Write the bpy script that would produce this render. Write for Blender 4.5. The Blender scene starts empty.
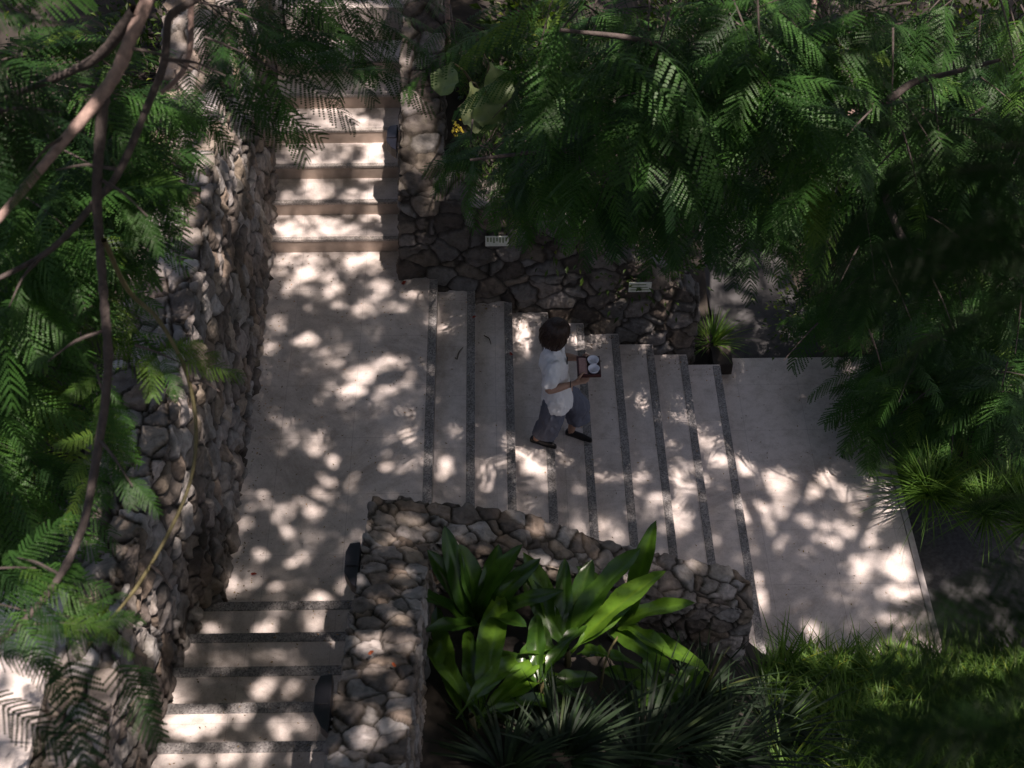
import bpy, bmesh, math
import numpy as np
from mathutils import Vector, Matrix

S = bpy.context.scene
COL = S.collection
RNG = np.random.default_rng(7)

# ------------------------------------------------------------------ camera
FPX = 1424.0
PITCH = math.radians(47)
YAW = math.atan(35 / 1424 * math.cos(PITCH))
CAM = np.array([0.0, 0.0, 9.0])
FW = np.array([math.sin(YAW) * math.cos(PITCH), math.cos(YAW) * math.cos(PITCH), -math.sin(PITCH)])
RT = np.array([math.cos(YAW), -math.sin(YAW), 0.0])
UP = np.cross(RT, FW)
cd = bpy.data.cameras.new('camera')
cam = bpy.data.objects.new('camera', cd)
COL.objects.link(cam)
cd.sensor_width = 36
cd.lens = 36 * FPX / 1024
cd.clip_start = 0.05
cd.clip_end = 600
cd.dof.use_dof = True
cd.dof.focus_distance = 12.2
cd.dof.aperture_fstop = 2.4
m = Matrix((tuple(RT), tuple(UP), tuple(-FW))).transposed().to_4x4()
m.translation = Vector(CAM)
cam.matrix_world = m
S.camera = cam

# ------------------------------------------------------------------ light
SUN = np.array([0.24, -0.20, 1.0])
SUN /= np.linalg.norm(SUN)
w = bpy.data.worlds.new('World')
S.world = w
w.use_nodes = True
nt = w.node_tree
bg = nt.nodes['Background']
sky = nt.nodes.new('ShaderNodeTexSky')
sky.sky_type = 'NISHITA'
sky.sun_disc = False
sky.sun_elevation = math.asin(SUN[2])
sky.sun_rotation = math.atan2(SUN[0], SUN[1])
sky.air_density = 1.0
sky.dust_density = 4.0
sky.ozone_density = 1.0
nt.links.new(sky.outputs[0], bg.inputs[0])
bg.inputs[1].default_value = 0.076
sl = bpy.data.lights.new('sun', 'SUN')
sl.energy = 5.0
sl.angle = math.radians(0.55)
sl.color = (1.0, 0.95, 0.90)
so = bpy.data.objects.new('sun', sl)
COL.objects.link(so)
so.rotation_euler = Vector(SUN).to_track_quat('Z', 'Y').to_euler()
so.location = (0, 0, 30)
S.view_settings.view_transform = 'Standard'
S.view_settings.look = 'None'
S.view_settings.exposure = 1.08
S.view_settings.use_white_balance = True
S.view_settings.white_balance_temperature = 7150
S.view_settings.white_balance_tint = 18
S.view_settings.gamma = 1.0
S.view_settings.use_curve_mapping = False
S.render.engine = 'CYCLES'
S.cycles.max_bounces = 7
S.cycles.diffuse_bounces = 3
S.cycles.glossy_bounces = 2
S.cycles.transmission_bounces = 4
S.cycles.caustics_reflective = False
S.cycles.caustics_refractive = False

# ------------------------------------------------------------------ measuring helpers (pixel of the photograph -> point)
def ray(px, py):
    return FW + RT * (px - 512) / FPX - UP * (py - 384) / FPX
def U(px, py, z):
    d = ray(px, py)
    return CAM + d * ((z - CAM[2]) / d[2])
def UY(px, py, y):
    d = ray(px, py)
    return CAM + d * (y / d[1])
def UX(px, py, x):
    d = ray(px, py)
    return CAM + d * (x / d[0])
def D(px, py, dist):
    d = ray(px, py)
    return CAM + d / np.linalg.norm(d) * dist

def PD(px, py, d):      # d: distance from the camera, or a height when it is below 2
    return U(px, py, d) if d < 2 else D(px, py, d)

# ------------------------------------------------------------------ tagging
def tag(o, label=None, cat=None, group=None, kind=None):
    if label: o['label'] = label
    if cat: o['category'] = cat
    if group: o['group'] = group
    if kind: o['kind'] = kind
    return o
def empty(name, loc, label, cat, group=None):
    o = bpy.data.objects.new(name, None)
    o.empty_display_size = 0.1
    COL.objects.link(o)
    o.location = tuple(loc)
    return tag(o, label, cat, group)
def link(name, me, parent=None):
    o = bpy.data.objects.new(name, me)
    COL.objects.link(o)
    if parent is not None:
        o.parent = parent
        base = np.zeros(3)
        p = parent
        while p is not None:
            base = base + np.array(p.location)
            p = p.parent
        o.location = tuple(-base)
    return o

# ------------------------------------------------------------------ mesh helpers
def mesh_np(name, V, faces, mat, smooth=False, attrs=None):
    """faces: array (n,3) or (n,4)"""
    V = np.asarray(V, np.float32)
    Fc = np.asarray(faces, np.int32)
    k = Fc.shape[1]
    me = bpy.data.meshes.new(name)
    me.vertices.add(len(V))
    me.vertices.foreach_set('co', V.ravel())
    me.loops.add(Fc.size)
    me.loops.foreach_set('vertex_index', Fc.ravel())
    me.polygons.add(len(Fc))
    me.polygons.foreach_set('loop_start', np.arange(0, Fc.size, k, dtype=np.int32))
    me.polygons.foreach_set('loop_total', np.full(len(Fc), k, np.int32))
    me.polygons.foreach_set('use_smooth', np.full(len(Fc), smooth, bool))
    for an, (typ, dat) in (attrs or {}).items():
        a = me.attributes.new(an, typ, 'POINT')
        a.data.foreach_set('color' if typ == 'FLOAT_COLOR' else 'value', np.asarray(dat, np.float32).ravel())
    me.update(calc_edges=True)
    me.validate()
    if mat: me.materials.append(mat)
    return me
class Acc:
    """collects quads"""
    def __init__(s): s.V = []; s.F = []; s.T = []; s.n = 0
    def add(s, V, Fq, tint=0.5):
        s.V.append(V); s.F.append(Fq + s.n); s.n += len(V)
        s.T.append(np.full(len(V), tint) if np.isscalar(tint) else tint)
    def build(s, name, mat, parent=None, smooth=False):
        me = mesh_np(name, np.concatenate(s.V), np.concatenate(s.F), mat, smooth, {'tint': ('FLOAT', np.concatenate(s.T))})
        return link(name, me, parent)
def tube(acc, pts, radii, n=8, tint=0.5, sub=4, wob=0.0):
    P = np.asarray(pts, float); R = np.asarray(radii, float)
    if len(R) != len(P): R = np.interp(np.linspace(0, 1, len(P)), np.linspace(0, 1, len(R)), R)
    if sub > 1 and len(P) > 2:      # catmull-rom
        Q = []; RR = []
        Pe = np.vstack([2 * P[0] - P[1], P, 2 * P[-1] - P[-2]])
        for i in range(len(P) - 1):
            p0, p1, p2, p3 = Pe[i:i + 4]
            for t in np.arange(sub) / sub:
                Q.append(.5 * (2 * p1 + (p2 - p0) * t + (2 * p0 - 5 * p1 + 4 * p2 - p3) * t * t + (3 * p1 - p0 - 3 * p2 + p3) * t ** 3))
                RR.append(R[i] * (1 - t) + R[i + 1] * t)
        Q.append(P[-1]); RR.append(R[-1]); P = np.array(Q); R = np.array(RR)
    if wob: R = R * (1 + wob * RNG.normal(size=len(R)))
    T = np.gradient(P, axis=0); T /= np.linalg.norm(T, axis=1)[:, None] + 1e-9
    ref = np.array([0.31, 0.17, 0.93]) if abs(T[:, 2]).mean() < .8 else np.array([0.93, .2, .1])
    A = np.cross(T, ref); A /= np.linalg.norm(A, axis=1)[:, None]
    B = np.cross(T, A)
    th = np.arange(n) / n * 2 * np.pi
    V = (P[:, None] + R[:, None, None] * (np.cos(th)[None, :, None] * A[:, None] + np.sin(th)[None, :, None] * B[:, None])).reshape(-1, 3)
    m_ = len(P)
    i, j = np.meshgrid(np.arange(m_ - 1), np.arange(n), indexing='ij')
    jn = (j + 1) % n
    Fq = np.stack([i * n + j, i * n + jn, (i + 1) * n + jn, (i + 1) * n + j], -1).reshape(-1, 4)
    acc.add(V, Fq, tint)
def bm_obj(name, bm, mat, parent=None, smooth=False):
    me = bpy.data.meshes.new(name)
    bmesh.ops.recalc_face_normals(bm, faces=bm.faces[:])
    bm.to_mesh(me); bm.free()
    for mm in (mat if isinstance(mat, (list, tuple)) else [mat]): me.materials.append(mm)
    if smooth:
        for p in me.polygons: p.use_smooth = True
    return link(name, me, parent)
def prism(bm, poly, z0, z1, bev=0.0):
    vs0 = [bm.verts.new((x, y, z0)) for x, y in poly]
    vs1 = [bm.verts.new((x, y, z1)) for x, y in poly]
    n = len(poly)
    fs = [bm.faces.new(vs0[::-1]), bm.faces.new(vs1)]
    for i in range(n): fs.append(bm.faces.new((vs0[i], vs0[(i + 1) % n], vs1[(i + 1) % n], vs1[i])))
    if bev:
        es = list({e for f in fs for e in f.edges})
        bmesh.ops.bevel(bm, geom=es, offset=bev, segments=2, affect='EDGES', profile=0.6)
def box(bm, a, b, bev=0.0):
    prism(bm, [(a[0], a[1]), (b[0], a[1]), (b[0], b[1]), (a[0], b[1])], a[2], b[2], bev)

# ------------------------------------------------------------------ noise (numpy)
def hsh(ix, iy, iz, k):
    n = (ix * 374761393 + iy * 668265263 + iz * 2147483647 + k * 974634749) & 0xffffffff
    n = ((n ^ (n >> 13)) * 1274126177) & 0xffffffff
    n = ((n ^ (n >> 16)) * 2246822519) & 0xffffffff
    return ((n ^ (n >> 15)) & 0xffffff) / float(0xffffff)
def vnoise(P, s, k=0):
    Q = np.asarray(P) / s
    I = np.floor(Q).astype(np.int64); f = Q - I; f = f * f * (3 - 2 * f)
    out = 0
    for a in (0, 1):
        for b in (0, 1):
            for c in (0, 1):
                wgt = (f[:, 0] if a else 1 - f[:, 0]) * (f[:, 1] if b else 1 - f[:, 1]) * (f[:, 2] if c else 1 - f[:, 2])
                out = out + wgt * hsh(I[:, 0] + a, I[:, 1] + b, I[:, 2] + c, k)
    return out

# ------------------------------------------------------------------ materials
def new_mat(name):
    mt = bpy.data.materials.new(name); mt.use_nodes = True
    t = mt.node_tree
    return mt, t, t.nodes, t.links, t.nodes['Principled BSDF']
def N(ns, typ, **kw):
    n = ns.new(typ)
    for k, v in kw.items():
        if k in n.inputs.keys(): n.inputs[k].default_value = v
        else: setattr(n, k, v)
    return n
def ramp(ns, stops):
    r = ns.new('ShaderNodeValToRGB')
    e = r.color_ramp.elements
    while len(e) < len(stops): e.new(0.5)
    for q, (p, c) in zip(e, stops): q.position = p; q.color = (*c, 1)
    return r
def mat_plain(name, col, rough=0.6, var=0.15, scale=20, metal=0.0, bump=0.0, spec=0.5):
    mt, t, ns, ls, b = new_mat(name)
    tc = ns.new('ShaderNodeTexCoord')
    no = N(ns, 'ShaderNodeTexNoise', Scale=scale, Detail=5.0)
    ls.new(tc.outputs['Object'], no.inputs['Vector'])
    r = ramp(ns, [(0.3, [c * (1 - var) for c in col]), (0.7, [min(1, c * (1 + var)) for c in col])])
    ls.new(no.outputs['Fac'], r.inputs[0]); ls.new(r.outputs[0], b.inputs['Base Color'])
    b.inputs['Roughness'].default_value = rough; b.inputs['Metallic'].default_value = metal
    b.inputs['Specular IOR Level'].default_value = spec
    if bump:
        bp = N(ns, 'ShaderNodeBump', Strength=bump, Distance=0.01)
        ls.new(no.outputs['Fac'], bp.inputs['Height']); ls.new(bp.outputs[0], b.inputs['Normal'])
    return mt
def mat_paving(name, c1, c2, tile=0.6, joint=0.75, rough=0.75):
    mt, t, ns, ls, b = new_mat(name)
    tc = ns.new('ShaderNodeTexCoord')
    br = N(ns, 'ShaderNodeTexBrick', Scale=1.0)
    br.offset = 0.0
    br.inputs['Brick Width'].default_value = tile; br.inputs['Row Height'].default_value = tile
    br.inputs['Mortar Size'].default_value = 0.003; br.inputs['Mortar Smooth'].default_value = 0.3
    br.inputs['Color1'].default_value = (1, 1, 1, 1); br.inputs['Color2'].default_value = (.95, .945, .94, 1)
    br.inputs['Mortar'].default_value = (joint, joint, joint, 1)
    ls.new(tc.outputs['Object'], br.inputs['Vector'])
    n1 = N(ns, 'ShaderNodeTexNoise', Scale=1.7, Detail=6.0, Roughness=0.65)
    ls.new(tc.outputs['Object'], n1.inputs['Vector'])
    r1 = ramp(ns, [(0.3, c1), (0.72, c2)]); ls.new(n1.outputs['Fac'], r1.inputs[0])
    vo = N(ns, 'ShaderNodeTexVoronoi', Scale=160.0); ls.new(tc.outputs['Object'], vo.inputs['Vector'])
    sp = ramp(ns, [(0.0, (.80, .79, .78)), (0.35, (1, 1, 1)), (1.0, (1.05, 1.04, 1.03))])
    ls.new(vo.outputs['Color'], sp.inputs[0])
    n2 = N(ns, 'ShaderNodeTexNoise', Scale=9.0, Detail=4.0, Roughness=0.7); ls.new(tc.outputs['Object'], n2.inputs['Vector'])
    r2 = ramp(ns, [(0.33, (.80, .79, .77)), (0.55, (1, 1, 1))]); ls.new(n2.outputs['Fac'], r2.inputs[0])
    n4 = N(ns, 'ShaderNodeTexNoise', Scale=0.9, Detail=9.0, Roughness=0.75, Distortion=1.2); ls.new(tc.outputs['Object'], n4.inputs['Vector'])
    r4 = ramp(ns, [(0.36, (.70, .68, .66)), (0.52, (1, 1, 1))]); ls.new(n4.outputs['Fac'], r4.inputs[0])
    vo2 = N(ns, 'ShaderNodeTexVoronoi', Scale=7.0); ls.new(tc.outputs['Object'], vo2.inputs['Vector'])
    r5 = ramp(ns, [(0.0, (.62, .58, .54)), (0.055, (1, 1, 1))]); ls.new(vo2.outputs['Distance'], r5.inputs[0])
    cur = r1.outputs[0]
    for o in (r4.outputs[0], r5.outputs[0], br.outputs['Color'], sp.outputs[0], r2.outputs[0]):
        mx = N(ns, 'ShaderNodeMixRGB', blend_type='MULTIPLY'); mx.inputs[0].default_value = 1
        ls.new(cur, mx.inputs[1]); ls.new(o, mx.inputs[2]); cur = mx.outputs[0]
    ls.new(cur, b.inputs['Base Color'])
    b.inputs['Roughness'].default_value = rough
    bp = N(ns, 'ShaderNodeBump', Strength=0.25, Distance=0.004)
    ls.new(sp.outputs[0], bp.inputs['Height']); ls.new(bp.outputs[0], b.inputs['Normal'])
    return mt
def mat_granite(name, c1, c2):
    mt, t, ns, ls, b = new_mat(name)
    tc = ns.new('ShaderNodeTexCoord')
    vo = N(ns, 'ShaderNodeTexVoronoi', Scale=95.0); ls.new(tc.outputs['Object'], vo.inputs['Vector'])
    r = ramp(ns, [(0.15, c1), (0.6, [(a + 1.2 * e) / 2 for a, e in zip(c1, c2)]), (0.9, c2)])
    ls.new(vo.outputs['Color'], r.inputs[0])
    nn = N(ns, 'ShaderNodeTexNoise', Scale=4.0, Detail=7.0, Roughness=0.7); ls.new(tc.outputs['Object'], nn.inputs['Vector'])
    rr = ramp(ns, [(0.32, (.62, .60, .57)), (0.55, (1, 1, 1)), (0.72, (1.4, 1.36, 1.3))]); ls.new(nn.outputs['Fac'], rr.inputs[0])
    mx = N(ns, 'ShaderNodeMixRGB', blend_type='MULTIPLY'); mx.inputs[0].default_value = 1
    ls.new(r.outputs[0], mx.inputs[1]); ls.new(rr.outputs[0], mx.inputs[2]); ls.new(mx.outputs[0], b.inputs['Base Color'])
    b.inputs['Roughness'].default_value = 0.7
    bp = N(ns, 'ShaderNodeBump', Strength=0.5, Distance=0.004)
    ls.new(vo.outputs['Distance'], bp.inputs['Height']); ls.new(bp.outputs[0], b.inputs['Normal'])
    return mt
def mat_rubble(name):
    mt, t, ns, ls, b = new_mat(name)
    at = N(ns, 'ShaderNodeAttribute', attribute_name='stone')
    tc = ns.new('ShaderNodeTexCoord')
    n1 = N(ns, 'ShaderNodeTexNoise', Scale=14.0, Detail=8.0, Roughness=0.7); ls.new(tc.outputs['Object'], n1.inputs['Vector'])
    r1 = ramp(ns, [(0.28, (.5, .47, .44)), (0.5, (.95, .94, .92)), (0.75, (1.25, 1.24, 1.22))]); ls.new(n1.outputs['Fac'], r1.inputs[0])
    n2 = N(ns, 'ShaderNodeTexNoise', Scale=2.2, Detail=5.0, Roughness=0.6); ls.new(tc.outputs['Object'], n2.inputs['Vector'])
    r2 = ramp(ns, [(0.38, (.62, .60, .55)), (0.6, (1, 1, 1))]); ls.new(n2.outputs['Fac'], r2.inputs[0])
    n3 = N(ns, 'ShaderNodeTexNoise', Scale=45.0, Detail=6.0, Roughness=0.75); ls.new(tc.outputs['Object'], n3.inputs['Vector'])
    cur = at.outputs['Color']
    for o in (r1.outputs[0], r2.outputs[0]):
        mx = N(ns, 'ShaderNodeMixRGB', blend_type='MULTIPLY'); mx.inputs[0].default_value = 1
        ls.new(cur, mx.inputs[1]); ls.new(o, mx.inputs[2]); cur = mx.outputs[0]
    n5 = N(ns, 'ShaderNodeTexNoise', Scale=3.3, Detail=8.0, Roughness=0.72); ls.new(tc.outputs['Object'], n5.inputs['Vector'])
    r5 = ramp(ns, [(0.55, (0, 0, 0)), (0.72, (.30, .30, .30))]); ls.new(n5.outputs['Fac'], r5.inputs[0])
    mo = N(ns, 'ShaderNodeMixRGB', blend_type='MIX'); mo.inputs[2].default_value = (.085, .085, .045, 1)
    ls.new(r5.outputs[0], mo.inputs[0]); ls.new(cur, mo.inputs[1]); cur = mo.outputs[0]
    ls.new(cur, b.inputs['Base Color'])
    b.inputs['Roughness'].default_value = 0.85; b.inputs['Specular IOR Level'].default_value = 0.3
    add = N(ns, 'ShaderNodeMath', operation='MULTIPLY_ADD'); add.inputs[1].default_value = 0.35
    ls.new(n3.outputs['Fac'], add.inputs[0]); ls.new(n1.outputs['Fac'], add.inputs[2])
    bp = N(ns, 'ShaderNodeBump', Strength=1.0, Distance=0.03)
    ls.new(add.outputs[0], bp.inputs['Height']); ls.new(bp.outputs[0], b.inputs['Normal'])
    return mt
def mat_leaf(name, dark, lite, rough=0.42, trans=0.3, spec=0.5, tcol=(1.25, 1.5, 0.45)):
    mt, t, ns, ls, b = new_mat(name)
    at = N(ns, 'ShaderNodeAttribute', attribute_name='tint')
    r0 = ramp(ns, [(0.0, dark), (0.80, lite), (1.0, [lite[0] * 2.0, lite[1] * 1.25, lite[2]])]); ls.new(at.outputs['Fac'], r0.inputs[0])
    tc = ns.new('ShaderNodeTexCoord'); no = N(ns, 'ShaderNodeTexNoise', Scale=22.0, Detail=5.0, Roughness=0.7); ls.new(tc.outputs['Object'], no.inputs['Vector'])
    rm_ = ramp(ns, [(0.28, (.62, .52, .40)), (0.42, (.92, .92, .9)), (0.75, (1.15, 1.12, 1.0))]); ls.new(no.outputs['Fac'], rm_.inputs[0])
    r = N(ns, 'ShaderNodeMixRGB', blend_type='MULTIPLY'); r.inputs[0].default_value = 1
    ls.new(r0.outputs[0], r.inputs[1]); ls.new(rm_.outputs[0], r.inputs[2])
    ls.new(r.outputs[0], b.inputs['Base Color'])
    b.inputs['Roughness'].default_value = rough; b.inputs['Specular IOR Level'].default_value = spec
    tr = ns.new('ShaderNodeBsdfTranslucent')
    mx = N(ns, 'ShaderNodeMixRGB', blend_type='MULTIPLY'); mx.inputs[0].default_value = 1
    mx.inputs[2].default_value = (*tcol, 1)
    ls.new(r.outputs[0], mx.inputs[1]); ls.new(mx.outputs[0], tr.inputs['Color'])
    ms = ns.new('ShaderNodeMixShader'); ms.inputs[0].default_value = trans
    ls.new(b.outputs[0], ms.inputs[1]); ls.new(tr.outputs[0], ms.inputs[2])
    ls.new(ms.outputs[0], ns['Material Output'].inputs['Surface'])
    return mt
M = {}
M['paving'] = mat_paving('pale paving', (.50, .45, .43), (.59, .535, .51))
M['riser'] = mat_plain('tan riser stone', (.37, .295, .245), 0.75, 0.2, 9)
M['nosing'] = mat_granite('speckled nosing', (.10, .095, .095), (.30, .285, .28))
M['rubble'] = mat_rubble('rubble stone')
M['soil'] = mat_plain('dark soil', (.022, .017, .013), 0.95, 0.5, 6, bump=1.0)
M['asphalt'] = mat_plain('dark asphalt', (.05, .05, .052), 0.9, 0.35, 30, bump=0.4)
M['path'] = mat_plain('grey path', (.038, .037, .038), 0.9, 0.25, 12, bump=0.3)
M['kerb'] = mat_plain('kerb stone', (.36, .33, .32), 0.8, 0.15, 20)
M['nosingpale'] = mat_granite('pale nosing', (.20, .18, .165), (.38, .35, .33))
M['black'] = mat_plain('black metal', (.006, .006, .010), 0.38, 0.2, 20)
M['glass'] = mat_plain('lamp glass', (.10, .11, .13), 0.15, 0.1, 20)
M['bark'] = mat_plain('brown bark', (.20, .135, .115), 0.85, 0.35, 35, bump=0.8)
M['barkdark'] = mat_plain('dark bark', (.055, .042, .038), 0.85, 0.35, 35, bump=0.8)
M['barkpale'] = mat_plain('pale bark', (.26, .18, .155), 0.85, 0.35, 30, bump=0.8)
M['twig'] = mat_plain('green twig', (.10, .085, .035), 0.7, 0.25, 20)
M['fern'] = mat_leaf('feathery leaf', (.007, .028, .009), (.040, .114, .022), 0.5, 0.42, spec=.28)
M['fernbright'] = mat_leaf('young feathery leaf', (.04, .10, .02), (.10, .20, .035), 0.45, 0.45)
M['shrub'] = mat_leaf('shrub leaf', (.012, .034, .008), (.07, .125, .022), 0.45, 0.38, spec=.35)
M['broad'] = mat_leaf('broad glossy leaf', (.010, .040, .007), (.095, .20, .022), 0.30, 0.35)
M['grass'] = mat_leaf('grass blade', (.018, .055, .010), (.095, .19, .034), 0.5, 0.4, spec=.25)
M['strap'] = mat_leaf('strap leaf', (.006, .014, .008), (.022, .046, .018), 0.55, 0.25, spec=.25)
M['ear'] = mat_leaf('pale ear leaf', (.05, .11, .035), (.20, .25, .13), 0.5, 0.3)
M['yellow'] = mat_plain('yellow petals', (.55, .42, .04), 0.6)
M['label'] = mat_plain('pale enamel', (.55, .56, .50), 0.5, 0.1, 40)
M['print'] = mat_plain('green print', (.12, .17, .07), 0.6)
M['red'] = mat_plain('red petal', (.35, .05, .03), 0.6)
M['orange'] = mat_plain('orange petal', (.6, .16, .06), 0.6)
M['litter'] = mat_plain('dry brown twig', (.06, .04, .03), 0.8)

# ------------------------------------------------------------------ sun spots measured on surfaces; the unseen canopy is cut open to cast them
SH = SUN[:2] / SUN[2]
def qof(p): return np.array([p[0] - SH[0] * p[2], p[1] - SH[1] * p[2]])
def ztread(px):      # height of the right flight under a pixel column (at about y = 8)
    for k, x in enumerate([435, 476, 517, 556, 594, 630, 666, 700, 733]):
        if px < x: return -0.15 * k
    return -1.35
SPOT = []
def spots(zf, lst, grow=1.0):
    for (px, py, rx, ry) in lst:
        z = zf(px, py) if callable(zf) else zf
        c = qof(U(px, py, z)); ex = qof(U(px + rx, py, z)) - c; ey = qof(U(px, py - ry, z)) - c
        SPOT.append((c[0], c[1], max(.02, abs(ex[0]) * grow), max(.02, abs(ey[1]) * grow)))
spots(0.0, [(306, 261, 28, 8), (304, 275, 12, 7), (324, 274, 10, 7), (350, 264, 8, 8), (334, 287, 9, 8), (375, 264, 13, 9), (382, 290, 9, 12),
    (366, 306, 14, 7), (391, 309, 10, 4), (301, 290, 9, 4), (282, 271, 6, 4), (350, 278, 7, 6), (279, 320, 8, 6), (268, 347, 6, 6), (307, 340, 9, 5),
    (323, 350, 5, 4), (266, 386, 8, 11), (393, 364, 16, 7), (380, 369, 8, 5), (361, 375, 13, 9), (355, 391, 12, 6), (407, 380, 11, 8), (392, 390, 8, 5), (434, 322, 9, 6),
    (434, 371, 6, 5), (436, 298, 5, 10), (407, 293, 5, 4), (404, 341, 4, 4), (274, 417, 11, 6), (294, 421, 6, 4), (407, 412, 9, 4), (339, 307, 9, 3), (316, 309, 5, 3),
    (280, 452, 6, 5), (290, 446, 6, 5), (319, 436, 6, 5), (319, 449, 7, 6), (332, 461, 6, 4), (327, 482, 9, 6), (353, 483, 7, 6), (384, 467, 6, 6), (405, 464, 8, 5),
    (408, 434, 7, 5), (419, 443, 7, 5), (420, 458, 13, 4), (313, 499, 18, 8), (264, 492, 5, 4), (264, 503, 10, 6), (284, 512, 12, 7), (315, 514, 8, 4), (284, 531, 6, 8),
    (242, 524, 6, 5), (299, 560, 9, 5), (257, 554, 7, 5), (230, 582, 6, 10), (319, 599, 12, 9), (358, 533, 5, 8), (341, 588, 6, 6)])
spots(lambda px, py: ztread(px), [(523, 331, 6, 9), (527, 356, 7, 5), (577, 337, 5, 6), (595, 344, 7, 3), (604, 365, 6, 5), (643, 398, 17, 7), (667, 399, 14, 6), (644, 382, 5, 5),
    (678, 420, 10, 5), (454, 431, 6, 7), (490, 362, 5, 3), (446, 466, 6, 9), (487, 473, 9, 4), (502, 464, 5, 6), (515, 478, 6, 8), (548, 478, 12, 12), (533, 487, 8, 5),
    (574, 487, 10, 9), (670, 443, 7, 4), (704, 443, 9, 5), (678, 466, 9, 7), (690, 487, 11, 5), (720, 458, 12, 5), (658, 502, 10, 7), (645, 478, 8, 5), (452, 331, 4, 3),
    (494, 427, 3, 3), (678, 519, 14, 12), (659, 500, 12, 6), (700, 481, 10, 6), (718, 542, 6, 6), (596, 526, 4, 5)])
spots(-1.35, [(738, 467, 12, 10), (778, 478, 15, 11), (780, 491, 12, 6), (780, 505, 8, 6), (752, 514, 18, 12), (802, 500, 8, 5), (806, 521, 9, 6), (764, 531, 10, 6),
    (764, 548, 18, 7), (807, 552, 8, 7), (812, 491, 10, 6), (824, 479, 10, 7), (850, 491, 7, 6), (866, 498, 6, 8), (854, 509, 8, 5), (845, 528, 13, 9), (835, 543, 8, 6),
    (824, 528, 6, 6), (873, 528, 5, 3), (883, 486, 10, 12), (883, 514, 14, 8), (869, 547, 10, 11), (862, 572, 7, 6), (897, 566, 13, 18), (776, 603, 20, 14), (783, 634, 6, 12),
    (760, 598, 8, 8), (811, 631, 8, 12), (812, 572, 6, 5), (769, 572, 8, 6), (793, 588, 7, 6), (900, 593, 25, 6), (910, 620, 30, 7), (914, 638, 22, 7), (931, 648, 10, 8),
    (745, 655, 6, 10), (960, 640, 15, 7)])
spots(lambda px, py: 0.15 + 0.15 * max(0, int((py - 603) / 34.0)), [(315, 620, 10, 11), (267, 628, 9, 6), (212, 627, 4, 6), (197, 724, 27, 14), (244, 715, 7, 14),
    (167, 757, 24, 14), (282, 729, 9, 9), (264, 687, 7, 12), (292, 690, 8, 6), (313, 699, 6, 9), (230, 752, 8, 6), (206, 761, 10, 6), (300, 760, 14, 8), (336, 638, 6, 6)])
spots(lambda px, py: 0.9 + (py - 496) / 272 * 1.2, [(378, 549, 10, 5), (400, 571, 8, 6), (380, 603, 13, 7), (398, 590, 8, 5), (401, 620, 12, 8), (371, 644, 20, 10), (406, 646, 10, 8), (376, 667, 18, 8),
    (361, 710, 15, 10), (371, 736, 20, 10), (346, 749, 10, 8), (400, 690, 6, 14), (405, 720, 6, 16)])
spots(0.25, [(593, 544, 6, 6), (641, 554, 9, 6), (655, 562, 7, 5), (675, 580, 13, 9), (692, 565, 10, 6), (702, 592, 6, 5)])
spots(lambda px, py: 0.15 + (252 - py) / 36 * 0.15, [(300, 150, 20, 9), (340, 150, 12, 9), (375, 152, 14, 10), (318, 180, 20, 10), (355, 190, 12, 8), (372, 190, 14, 11), (290, 190, 7, 7),
    (295, 228, 16, 9), (322, 228, 12, 8), (347, 222, 14, 8), (372, 232, 12, 6), (285, 222, 9, 9), (330, 210, 16, 5), (330, 120, 45, 14), (370, 118, 20, 12), (310, 205, 14, 5),
    (310, 165, 12, 8), (340, 8, 60, 12), (330, 100, 30, 8)])
spots(1.95, [(150, 272, 26, 13), (178, 225, 16, 10), (195, 170, 10, 12)])
spots(1.8, [ (155, 420, 22, 15), (130, 440, 12, 20), (180, 400, 10, 12), (190, 455, 8, 14), (100, 470, 18, 14), (60, 730, 80, 44), (40, 690, 50, 30), (120, 700, 40, 34), (30, 760, 50, 30),
    (140, 760, 20, 20), (90, 540, 8, 6)])
spots(lambda px, py: 1.05 + (190 - py) / 120 * .65, [(425, 95, 16, 12), (413, 125, 12, 11), (433, 133, 12, 12), (418, 150, 12, 9), (436, 86, 12, 10), (430, 168, 10, 7), (412, 105, 8, 8), (420, 72, 16, 8)])
NWALK = len(SPOT)
spots(-1.35, [(712, 288, 12, 16), (695, 240, 16, 8), (675, 212, 8, 6), (672, 140, 18, 8), (655, 78, 16, 10), (705, 160, 9, 6), (790, 165, 14, 6), (822, 162, 10, 8), (900, 285, 5, 4)])
spots(lambda px, py: float(UY(px, py, 5.5)[2]), [(620, 584, 30, 12), (622, 630, 18, 14), (500, 635, 13, 34), (480, 700, 30, 12), (525, 590, 10, 10), (440, 660, 10, 24), (545, 665, 16, 8), (650, 680, 22, 10), (600, 560, 10, 12)])
spots(-0.9, [(770, 690, 26, 7), (850, 672, 20, 6), (920, 674, 22, 6), (745, 700, 10, 14), (990, 690, 12, 6), (885, 680, 10, 5)])
spots(-0.6, [(960, 440, 18, 9), (945, 465, 22, 6), (1005, 470, 14, 6), (825, 385, 14, 8), (868, 410, 12, 18), (845, 430, 6, 14)])
spots(-1.15, [(716, 325, 10, 8)])
SPOT = np.array(SPOT)
SPK = np.random.default_rng(8).uniform(.62, 1.0, len(SPOT))
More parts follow.
